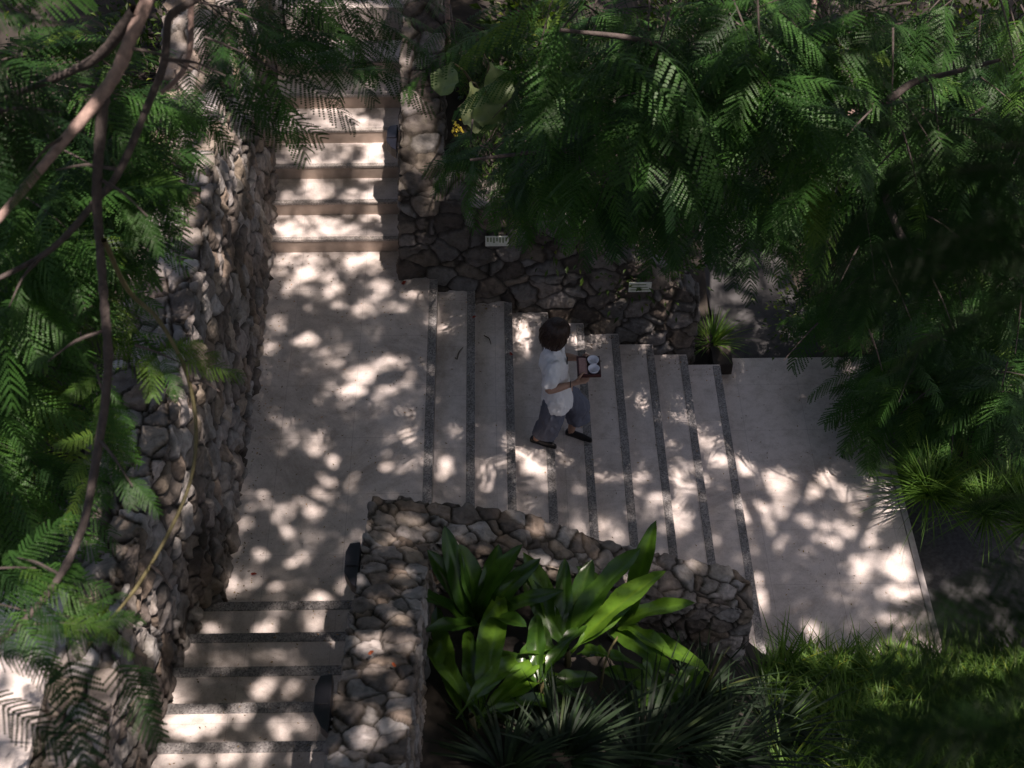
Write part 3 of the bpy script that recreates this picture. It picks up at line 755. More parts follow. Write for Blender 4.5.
# over the upper stairs
for (px, py, dd, b) in [(200, -10, 8.6, (1, -.1, -.2)), (205, 25, 8.4, (1, -.25, -.25)), (250, -25, 9.0, (1, -.3, -.2)), (330, -50, 9.2, (.6, -.8, -.2)), (170, 45, 8.9, (1, -.25, -.35)),
                        (225, -40, 8.8, (1, .1, -.1)), (280, -5, 9.0, (.8, -.5, -.3)), (185, -25, 9.2, (.8, -.5, -.3))]:
    spray(c1, tw1, D(px, py + 12, dd), b, 8, .5, .95, .30, rng=r1, free=(px + py) % 2 == 0 or py < 0)
for (px, py, dd, b) in [(150, 95, 9.3, (.3, -1, -.4)), (175, 70, 9.3, (.2, -1, -.4)), (140, 150, 9.2, (.4, -1, -.4))]:
    spray(c1, tw1, D(px, py, dd), b, 6, .3, .8, .45, rng=r1, free=True)
# hanging tips
for (px, py, dd, b, sc, ti) in [(135, 345, 7.4, (1, -.30, -.1), .60, .8), (100, 420, 7.2, (-.2, -1, -.6), .55, .7), (95, 365, 7.3, (.3, -.8, -.2), .55, .75), (50, 612, 7.0, (.6, -.1, -.1), .4, .8), (25, 625, 6.8, (.9, .1, 0), .45, .8),
                                (-20, 570, 6.9, (.8, .2, -.1), .75, .4), (-30, 600, 6.8, (.9, 0, -.2), .75, .35)]:
    spray(c1, tw1, D(px, py, dd), b, 5, .25, sc, ti, rng=r1, free=True)
for (px, py, dd, b, sc, ti) in [(66, 645, 6.4, (.30, -1, -.5), 1.1, .12), (112, 655, 6.6, (.75, -.9, -.6), .85, .2), (-25, 690, 6.2, (.9, -.35, -.3), .85, .05), (-20, 655, 6.3, (1, .1, -.2), .6, .2), (20, 640, 6.5, (.5, -.5, -.3), .6, .3), (140, 660, 6.7, (.5, -1, -.6), .5, .2)]:
    add_frond(c1, D(px, py, dd), b, sc, ti, True, r1.normal() * .2, r1, free=True)
crown(c1, tw1, M['fern'], M['barkdark'], t1)

# ---------------- tree 2: big tree over the far bank, upper right
r2 = np.random.default_rng(22)
t2 = empty('feathery_tree', (3.6, 13.4, -.9), 'dark spreading tree with layered feathery leaves filling the upper right behind the stone wall', 'tree')
limb('trunk', [(3.6, 13.4, -1.2), (3.5, 13.3, .5), (3.3, 13.0, 2.0), (2.9, 12.5, 3.4), (2.6, 12.2, 5.0)], [.15, .13, .11, .09, .06], M['barkdark'], t2)
limb('branch', [(3.4, 13.1, 1.4), D(740, 100, 10.3), D(700, 62, 9.8), D(640, 40, 9.5), D(560, 30, 9.3)], [.06, .045, .03, .02, .012], M['barkdark'], t2)
limb('branch', [(3.3, 13.0, 2.0), D(850, 90, 10.2), D(920, 80, 9.9), D(1000, 60, 9.6)], [.05, .035, .022, .012], M['barkdark'], t2)
limb('branch', [(3.4, 13.1, 1.2), D(800, 118, 10.6), D(860, 108, 10.4), D(900, 95, 10.2)], [.03, .022, .016, .008], M['bark'], t2)
limb('branch', [(3.3, 13.0, 1.8), D(640, 150, 10.6), D(560, 150, 10.4), D(470, 160, 10.3)], [.05, .03, .02, .01], M['barkdark'], t2)
limb('branch', [(3.3, 13.0, 1.6), D(890, 210, 11.2), U(950, 300, -.1), U(910, 375, -.7)], [.05, .03, .02, .01], M['barkdark'], t2)
c2 = Acc(); tw2 = Acc()
scatter(c2, tw2, r2, 530, 660, -10, 90, 9.4, 11.0, 14, (0, -.6, -.2), 1.15, .40)
scatter(c2, tw2, r2, 520, 620, 80, 140, 10.2, 11.4, 9, (-.2, -.5, -.3), 1.0, .40)
scatter(c2, tw2, r2, 620, 770, -10, 110, 9.0, 11.0, 16, (.2, -.6, -.3), 1.25, .35)
scatter(c2, tw2, r2, 600, 720, 100, 180, 10.6, 11.8, 9, (0, -.6, -.3), 1.0, .20)
scatter(c2, tw2, r2, 740, 1040, -20, 140, 9.0, 11.5, 34, (.2, -.7, -.3), 1.15, .55)
scatter(c2, tw2, r2, 860, 1060, 100, 300, 10.8, 12.2, 16, (-.2, -.7, -.3), 1.1, .40)
scatter(c2, tw2, r2, 800, 1060, 120, 330, 11.2, 12.8, 28, (-.1, -.7, -.3), 1.1, .25)
scatter(c2, tw2, r2, 900, 1060, 270, 385, -.7, .2, 18, (-.6, -.5, -.2), 1.05, .35)
scatter(c2, tw2, r2, 520, 1040, -60, 10, 9.5, 12.0, 13, (0, -.7, -.2), 1.1, .35)
scatter(c2, tw2, r2, 690, 790, 130, 205, 11.6, 12.6, 8, (.1, -.7, -.2), 1.0, .35, free=True)
scatter(c2, tw2, r2, 960, 1070, -20, 120, 11, 12.5, 9, (-.3, -.6, -.2), 1.1, .4, free=True)
scatter(c2, tw2, r2, 470, 550, 85, 150, 11.2, 11.8, 9, (-.1, -.7, -.3), .9, .55)
scatter(c2, tw2, r2, 905, 980, 350, 410, -.9, -.5, 10, (-.8, -.5, -.2), .95, .60, free=True)
scatter(c2, tw2, r2, 850, 940, 240, 330, -.8, 0, 10, (-.3, -.6, -.2), .95, .45, free=True)
scatter(c2, tw2, r2, 930, 1060, 320, 410, -.8, -.2, 12, (-.5, -.5, -.2), 1.0, .45, free=True)
for (px, py, dd, b, sc, ti) in [(862, 372, -0.8, (-1, .1, -.15), 1.03, .75), (872, 385, -0.8, (-.9, -.5, -.2), 1.15, .7), (865, 395, -0.8, (-.5, -1, -.3), 1.15, .7), (870, 410, -0.8, (-.2, -1, -.3), 1.15, .6), (600, 45, 8.6, (1, -.75, -.3), 1.6, .5), (640, 30, 8.4, (1, -.9, -.35), 1.9, .5), (560, 20, 8.8, (-.2, -1, -.2), 1.5, .45), (500, 25, 8.8, (-1, -.5, -.1), 1.4, .5), (590, -5, 8.4, (-1, .05, 0), 1.5, .95),
                                (895, 380, -0.8, (-1, .15, -.2), 1.15, .7), (885, 395, -0.8, (-.9, -.5, -.3), 1.26, .6), (890, 400, -0.8, (-.4, -1, -.4), 1.38, .6), (905, 375, -0.8, (-1, .4, -.1), 1.26, .45), (900, 400, -0.8, (.1, -1, -.4), 1.26, .5),
                                (930, 120, 9.4, (.3, -1, -.3), 1.2, .6), (900, 70, 9.4, (1, -.2, 0), 1.3, .6), (860, 60, 9.5, (-.6, -.6, -.2), 1.2, .6), (575, 165, 10.8, (-1, -.1, -.2), .8, .6), (700, 190, 10.4, (.3, -1, -.4), 1.2, .25), (720, 170, 10.4, (.8, -.8, -.3), 1.2, .3), (670, 180, 10.6, (0, -1, -.4), 1.1, .25), (740, 200, 10.2, (.2, -1, -.4), 1.1, .3), (690, 215, 10.6, (.6, -1, -.3), 1.0, .2)]:
    add_frond(c2, PD(px, py, dd), b, sc, ti, True, r2.normal() * .2, r2, free=True)
crown(c2, tw2, M['fern'], M['barkdark'], t2)

# ---------------- tree 3: tall tree at the right; its unseen upper crown is shaped to cast the sun spots, a few of its leaves hang dark into the view
r3 = np.random.default_rng(23)
t3 = empty('feathery_tree', (6.6, 2.6, -1.4), 'tall tree whose near dark blurred leaves hang into the right edge', 'tree')
limb('trunk', [(6.6, 2.6, -1.7), (6.5, 2.8, 2), (6.3, 3.1, 5), (6.0, 3.6, 7.4)], [.24, .21, .18, .15], M['bark'], t3)
def lift(px, py, h):
    p = U(px, py, -1.35); k = h + 1.35
    return (p[0] + SH[0] * k, p[1] + SH[1] * k, h)
limb('branch', [(6.0, 3.6, 7.4), (5.6, 4.3, 7.9), lift(790, 690, 8.0), lift(782, 640, 8.05), lift(775, 590, 8.1), lift(760, 530, 8.2), lift(738, 480, 8.3), lift(722, 440, 8.4), lift(690, 360, 8.6), lift(600, 250, 8.9)], [.15, .12, .11, .105, .095, .075, .06, .05, .04, .02], M['bark'], t3)
limb('branch', [lift(778, 610, 8.1), lift(805, 575, 8.2), lift(845, 555, 8.3), lift(868, 520, 8.35), lift(880, 470, 8.4), lift(890, 400, 8.6), lift(880, 250, 8.9)], [.085, .075, .06, .055, .05, .04, .02], M['bark'], t3)
limb('branch', [lift(765, 550, 8.15), lift(795, 510, 8.2), lift(812, 470, 8.3), lift(830, 420, 8.4)], [.05, .045, .035, .02], M['bark'], t3)
limb('branch', [lift(845, 555, 8.3), lift(880, 545, 8.4), lift(915, 520, 8.5)], [.035, .028, .015], M['bark'], t3)
limb('branch', [lift(760, 530, 8.2), lift(735, 520, 8.3), lift(700, 500, 8.4), lift(650, 470, 8.5)], [.035, .03, .022, .012], M['bark'], t3)
limb('branch', [lift(868, 520, 8.35), lift(848, 485, 8.4), lift(840, 440, 8.5)], [.03, .024, .012], M['bark'], t3)
limb('branch', [(6.0, 3.6, 7.4), (4.6, 4.0, 8.5), (2.6, 4.4, 8.9), (.9, 5.2, 9.2), (-.6, 6.4, 9.4), (-2, 8.5, 9.8)], [.12, .09, .07, .05, .035, .02], M['bark'], t3)
def lift0(px, py, h):
    p = U(px, py, 0); return (p[0] + SH[0] * h, p[1] + SH[1] * h, h)
limb('branch', [(.9, 5.2, 9.2), lift0(440, 420, 9.1), lift0(382, 318, 9.1), lift0(335, 268, 9.1), lift0(316, 240, 9.1), lift0(290, 200, 9.1)], [.03, .025, .02, .018, .014, .008], M['bark'], t3)
c3 = Acc(); tw3 = Acc()
# dark near leaves in view on the right
for (px, py, dd, b, sc) in [(1060, 215, 4.6, (-1, .1, -.05), 1.0), (1060, 180, 4.4, (-1, .35, 0), .95), (1070, 250, 4.5, (-1, 0, -.1), .9), (1060, 235, 4.7, (-1, .2, -.2), 1.0), (1070, 150, 4.4, (-1, .1, .1), .95), (1060, 290, 4.6, (-1, -.2, -.1), .85),
                            (1040, 170, 4.3, (-1, .25, .05), 1.1), (1045, 205, 4.2, (-1, 0, 0), 1.15), (1050, 250, 4.3, (-1, -.1, -.05), 1.1), (1060, 300, 4.4, (-1, 0, -.1), .9), (1050, 140, 4.5, (-1, .3, .1), .9), (1060, 735, 4.0, (-1, .15, 0), 1.0), (1075, 655, 4.2, (-1, .1, 0), .95), (1080, 690, 4.2, (-1, 0, -.1), 1.0), (1075, 625, 4.3, (-1, .25, 0), .9), (1080, 725, 4.1, (-1, -.15, 0), .95), (1080, 560, 4.3, (-1, .1, -.1), .7), (1080, 500, 4.4, (-1, .3, -.1), .6), (1080, 605, 4.2, (-1, -.1, -.1), .8)]:
    add_frond(c3, D(px, py, dd * .78), b, sc * .80, .04, True, r3.normal() * .2, r3)
occupancy([c2])
# unseen leaf roof shaping the light: loose frond layers, gaps cut for the sun spots
XX0, XX1, YY0, YY1 = -7.2, 7.2, -3.5, 17.0      # in the shadow plane (z = 0); extended over the camera to block sky light
area = (XX1 - XX0) * (YY1 - YY0)
nfr = int(area * 66)
roofrng = np.random.default_rng(77)
qs = np.column_stack([roofrng.uniform(XX0, XX1, nfr), roofrng.uniform(YY0, YY1, nfr)])
hs = roofrng.uniform(8.4, 11.4, nfr)
PV = []; PF = []; PT = []; pn = 0
for i in range(nfr):
    V, Fq, Pid = PROTO_MID[roofrng.integers(4)]
    h = hs[i]
    p = np.array([qs[i, 0] + SH[0] * h, qs[i, 1] + SH[1] * h, h])
    if p[1] < 3.0 and h < 9.9: h += 1.6; p = np.array([qs[i, 0] + SH[0] * h, qs[i, 1] + SH[1] * h, h])
    a = roofrng.uniform(0, 2 * np.pi)
    W = (V * roofrng.uniform(.9, 1.3)) @ basis((math.cos(a), math.sin(a), roofrng.normal() * .15), roll=roofrng.normal() * .2).T + p
    PV.append(W); PF.append(Fq + pn); PT.append(np.full(len(W), roofrng.uniform(.2, .8))); pn += len(W)
PV = np.concatenate(PV); PF = np.concatenate(PF); PT = np.concatenate(PT)
fc = PV[PF].mean(1)
q = fc[:, :2] - SH * fc[:, 2:3]
keep = np.zeros(len(q), bool)
for s in range(0, len(q), 200000): keep[s:s + 200000] = ~leaf_gap(q[s:s + 200000])
PF = PF[keep]
used, inv = np.unique(PF, return_inverse=True)
c3.add(PV[used], inv.reshape(-1, 4), PT[used])
c3.build('crown', M['fern'], t3)  # hanging leaves plus the unseen roof that shapes the sunlight

# ---------------- shrubs, clumps of small leaves
def leaves(acc, C, Dv, size, tint, rng, w=.42, fold=.25):
    """C centres (n,3), Dv directions; each leaf is two quads folded along its midrib"""
    n = len(C)
    Dv = Dv / np.linalg.norm(Dv, axis=1)[:, None]
    up = np.array([0, 0, 1.0]) + rng.normal(size=(n, 3)) * .45
    sd = np.cross(Dv, up); sd /= np.linalg.norm(sd, axis=1)[:, None] + 1e-9
    nn = np.cross(sd, Dv)
    s = np.asarray(size)[:, None]
    b = C; t = C + Dv * s - np.array([0, 0, .15]) * s; mid = C + Dv * s * .5
    l = mid + sd * s * w * .5 + nn * s * fold * .3; r = mid - sd * s * w * .5 + nn * s * fold * .3
    V = np.stack([b, l, t, r, mid - nn * s * .02], 1).reshape(-1, 3)
    o = np.arange(n)[:, None] * 5
    F1 = np.concatenate([o + [0, 4, 2, 1], o + [0, 3, 2, 4]])
    acc.add(V, F1, np.repeat(np.clip(tint + rng.normal(size=n) * .2, 0, 1), 5))
def shrub(p, rx, ry, rz, n, size, label, seed, mat='shrub', tint=.5, name='shrub', cat='shrub', group=None):
    rng = np.random.default_rng(seed)
    p = np.asarray(p, float)
    t = empty(name, p, label, cat, group)
    ac = Acc(); st = Acc()
    cl = rng.normal(size=(max(8, n // 60), 3)); cl /= np.linalg.norm(cl, axis=1)[:, None]; cl *= rng.uniform(.45, 1.0, (len(cl), 1)); cl[:, 2] = np.abs(cl[:, 2])
    cl = cl * [rx, ry, rz] + p
    for c in cl:
        tube(st, [p + rng.normal(size=3) * [.06, .06, 0], (p + c) / 2 + rng.normal(size=3) * .05, c], [.014, .006], n=5, sub=2)
    k = rng.integers(len(cl), size=n)
    o = rng.normal(size=(n, 3)); o *= .22 * np.array([rx, ry, rz]).mean() + .03
    C = cl[k] + o
    Dv = o + (cl[k] - p) * .3 + rng.normal(size=(n, 3)) * .1 + [0, 0, .05]
    leaves(ac, C, Dv, size * rng.uniform(.6, 1.3, n), np.clip(tint + (rng.random(len(cl))[k] - .5) * .5, 0, 1), rng)
    st.build('stems', M['barkdark'], t); ac.build('foliage', M[mat], t)
    return t
def ground_at(px, py, zf, z0):
    z = z0
    for _ in range(12):
        p = U(px, py, z); z = float(zf(np.array([p[0]]), np.array([p[1]]))[0])
    return np.array([p[0], p[1], z])
def soil_pt(px, py):
    p = ground_at(px, py, z_plant, 0); return p - [0, 0, .03]
SHR = [((560, 190), z_back, .5, .4, .55, 900, .07, 'dense dark shrub behind the middle of the shaded stone wall'),
       ((500, 160), z_back, .4, .4, .5, 700, .08, 'dark shrub above the first wall label beside the pillar arm'),
       ((640, 235), z_back, .45, .4, .55, 900, .07, 'dark shrub spilling over the wall above the second label'),
       ((600, 110), z_back, .6, .5, .6, 1000, .08, 'shrub halfway up the bank under the layered tree leaves'),
       ((500, 70), z_back, .5, .5, .5, 800, .09, 'shrub beside the pale ear shaped leaf at the top of the bank'),
       ((825, 290), z_right, .45, .5, .6, 1300, .055, 'small leaved shrub at the right edge of the shaded dark path'),
       ((870, 220), z_right, .6, .6, .8, 1600, .055, 'wide small leaved shrub on the right bank above the fern tips'),
       ((940, 300), z_right, .7, .6, .7, 1400, .06, 'dim shrub on the right bank under the black blurred leaves'),
       ((820, 150), z_right, .6, .7, .8, 1500, .06, 'sun flecked shrub at the far end of the dark path'),
       ((980, 180), z_right, .8, .7, .8, 1300, .07, 'deeply shaded shrub at the right edge of the upper bank'),
       ((760, 110), z_right, .5, .6, .7, 1000, .06, 'shrub beside the far bend of the path with pale leaf litter'),
       ((930, 60), z_right, .9, .8, .9, 1300, .08, 'big shrub in the far upper right corner of the bank'),
       ((545, 10), z_back, .6, .6, .7, 700, .13, 'broad leaved shrub at the top edge right of the slim pale trunk'),
       ((690, 15), z_back, .7, .6, .8, 800, .12, 'broad leaved shrub at the middle of the top edge behind the big fronds'),
       ((1000, 20), z_right, .9, .8, .9, 900, .12, 'broad leaved shrub in the top right corner under the bare limb'),
       ((775, 40), z_right, .7, .7, .8, 900, .11, 'broad leaved shrub at the top edge where the dark path ends'),
       ((860, 20), z_right, .9, .8, .9, 1200, .08, 'far shrub at the top edge right of the path')]
for i, (pp, zf, rx, ry, rz, n, sz, lab) in enumerate(SHR):
    shrub(ground_at(pp[0], pp[1] + 30, zf, -.5), rx, ry, rz, n, sz, lab, 500 + i, tint=.45, group='shrubs on the banks')
SHL = [((30, 450), .6, .6, .5, 900, .07, 'dark shrub on the left bank at mid height of the frame'), ((20, 300), .7, .7, .6, 900, .08, 'shrub on the left bank below the forked limb'),
       ((90, 180), .6, .6, .5, 800, .07, 'shrub on the left bank near the top of the wall'), ((20, 560), .5, .4, .35, 700, .06, 'low shrub on the left bank just above the sunlit wall top'), ((0, 100), .8, .8, .7, 900, .08, 'dark shrub at the far left of the left bank'), ((150, 80), .6, .6, .5, 700, .07, 'shrub behind the far end of the left wall'), ((225, 35), .5, .6, .5, 600, .07, 'shrub beyond the left wall beside the upper flight')]
for i, (pp, rx, ry, rz, n, sz, lab) in enumerate(SHL):
    p = U(pp[0], pp[1], 1.65)
    if p[0] > -3.0: p[0] = -3.0
    shrub(p, rx, ry, rz, n, sz, lab, 600 + i, tint=.45, group='shrubs on the banks')

# ---------------- strap leaved plants and grass
def blades(acc, base, n, L, wd, rng, tint=.5, lean=.6, segs=5, droop=.5):
    for _ in range(n):
        a = rng.uniform(0, 2 * np.pi); l = L * rng.uniform(.6, 1.15); le = lean * rng.uniform(.3, 1.2)
        h = np.array([math.cos(a), math.sin(a), 0]); sd = np.array([-h[1], h[0], 0]) * wd * rng.uniform(.7, 1.2)
        b = np.asarray(base) + h * rng.uniform(0, .05)
        t = np.linspace(0, 1, segs + 1)
        P = b + l * (h * (le * t + .25 * droop * t * t)[:, None] + np.array([0, 0, 1]) * (t * math.cos(min(1.2, le)) - droop * t * t * (.35 + .4 * le))[:, None])
        ww = np.interp(t, [0, .35, 1], [.6, 1, .06])
        V = np.concatenate([P - sd * ww[:, None], P + sd * ww[:, None]])
        k = np.arange(segs); s = segs + 1
        acc.add(V, np.stack([k, k + 1, k + 1 + s, k + s], 1), float(np.clip(tint + rng.normal() * .2, 0, 1)))
def tuft(p, n, L, wd, label, seed, mat='grass', tint=.5, lean=.7, name='grass_clump', cat='grass clump', group=None, droop=.5):
    rng = np.random.default_rng(seed); ac = Acc()
    blades(ac, (0, 0, 0), n, L, wd, rng, tint, lean, droop=droop)
    o = ac.build(name, M[mat]); o.location = tuple(p)
    return tag(o, label, cat, group)
# grass border along the bottom: nobody could count it
rg = np.random.default_rng(31); ga = Acc()
for i in range(640):
    px = rg.uniform(735, 1060); py = 652 + rg.uniform(0, 1) ** 1.3 * 120
    p = ground_at(px, py + 22, z_plant, -1.2)
    if p[0] < 2.06: continue
    p[1] = min(p[1], 6.28)
    blades(ga, p, 12, rg.uniform(.32, .60), .0085, rg, .6, .85, 5, .65)
tag(ga.build('grass', M['grass']), 'grassy border with arching blades in front of the lower landing', 'grass', kind='stuff')
tuft(np.array([2.20, 10.14, -1.32]), 190, .42, .006, 'bright arching grass tuft at the right end of the shaded wall', 41, tint=.6, lean=.8)
for i, (px, py, z, lab) in enumerate([(960, 450, -.6, 'sunlit grass clump at the right below the hanging fern tips'), (1005, 455, -.5, 'grass clump at the right edge of the frame above the dark ground'), (930, 470, -.9, 'grass clump hanging over the dark ground nearest the lower landing'),
                                       (985, 490, -.8, 'lower shaded grass clump drooping over the dark ground at the right'), (920, 440, -.7, 'grass clump half hidden under the fern tips beside the landing'), (1030, 500, -.7, 'grass clump cut by the right frame edge over dark ground')]):
    tuft(ground_at(px, py + 35, z_right, -.5) + [0, -.1, 0] if py < 470 else U(px, py + 25, -1.1), 170, .6, .0065, lab, 51 + i, tint=.45, lean=.9, group='grass clumps at the right')
for i, (px, py, z, L, lab) in enumerate([(560, 760, .25, .75, 'dark strap leaved plant at the bottom centre'), (640, 765, .15, .85, 'large dark strap leaved plant right of the bottom centre'), (700, 700, -.4, .60, 'strap leaved plant with upright tips below the wall end'),
                                          (720, 765, .0, .7, 'dark strap leaved plant at the bottom edge beside the grass'), (770, 740, 0, .7, 'dark strap leaved plant where the planter meets the grass border'), (680, 745, 0, .7, 'dark strap leaved plant between the large one and the grass side'), (505, 772, 0, .55, 'dark strap leaved plant at the bottom edge left of centre')]):
    p = soil_pt(px, py)
    tuft(p, 120, L, .0125, lab, 71 + i, 'strap', .35, .95, 'strap_leaf_plant', 'plant', 'strap leaved plants in the planter', droop=.8)
def broad_leaf(acc, b, d, L, wd, tint, droop=.35, up=(0, 0, 1), roll=0.0, rng=RNG, nseg=30, fold=.22, wave=.02):
    """long blade on a short stalk, folded along the midrib, wavy edge"""
    B = basis(d, up, roll)
    t = np.linspace(0, 1, nseg + 1)
    cx = L * t; cz = -droop * L * t ** 2
    ww = wd * np.interp(t, [0, .14, .32, .58, .82, .94, .985, 1], [.08, .13, .72, 1.0, .84, .5, .2, .02])
    V = []; T = []
    for s in (-1, -.75, -.5, -.25, 0, .25, .5, .75, 1):
        z = cz + abs(s) * ww * fold * 2 + (wave * np.sin(t * (13 + 6 * tint) + s * 2 + tint * 40) * abs(s) * (ww / wd)) + .0022 * np.sin(t * 95 - abs(s) * 5) * (abs(s) > 0)
        V.append(np.stack([cx, s * ww, z], 1)); T.append(np.full(nseg + 1, np.clip(tint + (.14 if s == 0 else 0), 0, .84)))
    V = np.concatenate(V) @ B.T + np.asarray(b); T = np.concatenate(T)
    n1 = nseg + 1; k = np.arange(nseg)
    Fq = np.concatenate([np.stack([a * n1 + k, a * n1 + k + 1, (a + 1) * n1 + k + 1, (a + 1) * n1 + k], 1) for a in range(8)])
    acc.add(V, Fq, T)
def broad_plant(base, lvs, label, mat='broad', name='broad_leaf_plant', group='broad leaved plants in the planter'):
    """lvs: (tip px, py, tip z, width, tint) measured leaf tips"""
    t = empty(name, base, label, 'plant', group)
    ac = Acc(); st = Acc()
    base = np.asarray(base, float)
    for (hx, hz, tip, wd, ti, dr) in lvs:
        b0 = base + np.array([hx, 0, hz])
        tip = np.asarray(tip, float)
        d = tip - b0; L = np.linalg.norm(d)
        d2 = d + np.array([0, 0, dr * L]); 
        broad_leaf(ac, b0, d2, L * 1.02, wd, ti, dr, roll=RNG.normal() * .35)
    top = max(h[1] for h in lvs)
    tube(st, [base - [0, 0, .1], base + [0.01, 0, top * .5], base + [0, 0, top + .02]], [.03, .02], n=7, sub=2)
    st.build('stem', M['twig'], t); o = ac.build('foliage', M[mat], t, True)
    return t
def fan(base, tips, **k):
    return [(RNG.normal() * .04, RNG.uniform(.04, .26), UY(px, py, yy), wd * 1.08, min(.78, ti * .85), dr * RNG.uniform(1.3, 2.4)) for (px, py, yy, wd, ti, dr) in tips]
B1 = soil_pt(566, 668)
broad_plant(B1, fan(B1, [(622, 548, 5.7, .085, .35, .15), (650, 568, 5.65, .085, .95, .15), (636, 602, 5.6, .07, .5, .2), (548, 566, 5.7, .08, .6, .25), (585, 566, 5.7, .07, .2, .2), (604, 650, 5.3, .06, .35, .3), (520, 590, 5.6, .075, .25, .25), (560, 566, 5.7, .06, .15, .15), (640, 655, 5.3, .06, .3, .3), (530, 640, 5.2, .06, .3, .3)]),
            'broad leaved plant with a bright sunlit blade in front of the sloping wall')
B2 = soil_pt(472, 735)
broad_plant(B2, fan(B2, [(422, 622, 5.45, .065, .65, .2), (428, 650, 5.3, .06, .75, .25), (498, 598, 5.6, .09, .75, .1), (538, 684, 5.1, .07, .85, .25), (524, 664, 5.2, .07, .6, .25), (560, 708, 4.95, .06, .45, .3), (478, 640, 5.3, .06, .4, .3), (436, 716, 5.0, .05, .4, .3), (545, 655, 5.25, .055, .8, .25), (505, 725, 4.8, .055, .5, .35), (450, 690, 5.0, .055, .55, .3), (515, 700, 4.9, .06, .7, .3)]),
            'yellow green broad leaved plant beside the inner face of the near wall')
B3 = soil_pt(478, 640)
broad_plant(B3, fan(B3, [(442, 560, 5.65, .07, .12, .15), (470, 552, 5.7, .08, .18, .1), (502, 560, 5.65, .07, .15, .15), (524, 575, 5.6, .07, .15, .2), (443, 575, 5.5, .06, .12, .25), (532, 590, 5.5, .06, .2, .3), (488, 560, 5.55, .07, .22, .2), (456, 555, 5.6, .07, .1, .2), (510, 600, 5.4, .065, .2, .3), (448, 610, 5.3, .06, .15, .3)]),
            'shaded broad leaved plant in the inner corner of the low wall')
B6 = soil_pt(612, 640)
broad_plant(B6, fan(B6, [(660, 590, 5.75, .075, .7, .25), (640, 545, 5.85, .07, .4, .15), (672, 625, 5.5, .075, .75, .3), (596, 575, 5.75, .07, .3, .2), (628, 650, 5.3, .07, .5, .35), (580, 610, 5.5, .065, .35, .3), (690, 650, 5.4, .07, .6, .35)]),
            'broad leaved plant leaning right against the sloping wall behind the round leaf')
B4 = soil_pt(660, 715)
broad_plant(B4, fan(B4, [(612, 665, 5.3, .08, .6, .2), (705, 668, 5.35, .08, .5, .2), (655, 655, 5.4, .09, .65, .2), (680, 690, 5.1, .07, .3, .3), (630, 700, 5.0, .07, .3, .3)]), 'broad leaved plant low down before the foot of the sloping wall')
B5 = soil_pt(540, 700)
broad_plant(B5, fan(B5, [(500, 650, 5.2, .06, .2, .3), (560, 640, 5.3, .06, .25, .25), (590, 680, 5.1, .065, .3, .3), (575, 625, 5.4, .06, .2, .2), (530, 620, 5.4, .06, .15, .2), (600, 710, 4.9, .06, .25, .3)]), 'dark broad leaved plant in the middle of the planter between the brighter ones')
# round leaf in the sun
t = empty('round_leaf_plant', soil_pt(600, 690), 'plant with one round pale sunlit leaf in front of the wall', 'plant')
ac = Acc()
cc = UY(622, 630, 5.7)
V = []; ring = 16
V.append(cc + [0, 0, .0])
for r_ in (.5, 1.0):
    for k in range(ring):
        a = 2 * np.pi * k / ring
        V.append(cc + np.array([.125 * r_ * math.cos(a), .085 * r_ * math.sin(a) * (1 + .15 * math.cos(a)), .03 * r_ * r_ * math.cos(2 * a) + .02 * math.sin(a) * r_]))
V = np.array(V)
Fq = [[1 + k, 1 + ring + k, 1 + ring + (k + 1) % ring, 1 + (k + 1) % ring] for k in range(ring)] + [[0, 1 + 2 * k, 1 + (2 * k + 1), 1 + (2 * k + 2) % ring] for k in range(ring // 2)]
ac.add(V, np.array(Fq), .74); ac.build('leaf', M['ear'], t, True)
ac = Acc(); tube(ac, [soil_pt(600, 690), soil_pt(606, 690) + [0, .1, .3], cc], [.01, .007], n=6, sub=3); ac.build('stem', M['twig'], t)
# ear leaved plant at the top of the bank
E0 = ground_at(485, 125, z_back, .8)
t = empty('ear_leaf_plant', E0, 'plant with large pale ear shaped leaves beside the slim pale trunk', 'plant')
ac = Acc(); st = Acc()
for (px, py, up_, d, L, wd, ti) in [(470, 82, .7, (.25, -.3, -.9),   .34, .13, .78), (490, 62, .75, (.3, -.6, -.5), .34, .13, .45), (458, 108, .5, (.9, -.7, -.15), .30, .12, .75), (478, 92, .6, (.5, -.9, -.5), .32, .14, .4), (452, 62, .8, (-.3, -.7, -.3), .28, .12, .35), (512, 100, .5, (1, -.5, -.3), .3, .12, .4)]:
    p = D(px, py, 11.6)
    broad_leaf(ac, p, d, L, wd, ti, .25, nseg=18, fold=.1)
    tube(st, [E0, (E0 + p) / 2 + [0, .05, .15], p], [.012, .007], n=6, sub=3)
ac.build('foliage', M['ear'], t, True); st.build('stems', M['twig'], t)
ac = Acc(); fr = np.random.default_rng(5)
n = 40; C = D(457, 127, 11.45) + fr.normal(size=(n, 3)) * [.022, .03, .035]
leaves(ac, C, fr.normal(size=(n, 3)), np.full(n, .024), .6, fr, w=.8)
tag(ac.build('flower_cluster', M['yellow']), 'cluster of small yellow flowers beside the slim pale trunk', 'flowers')
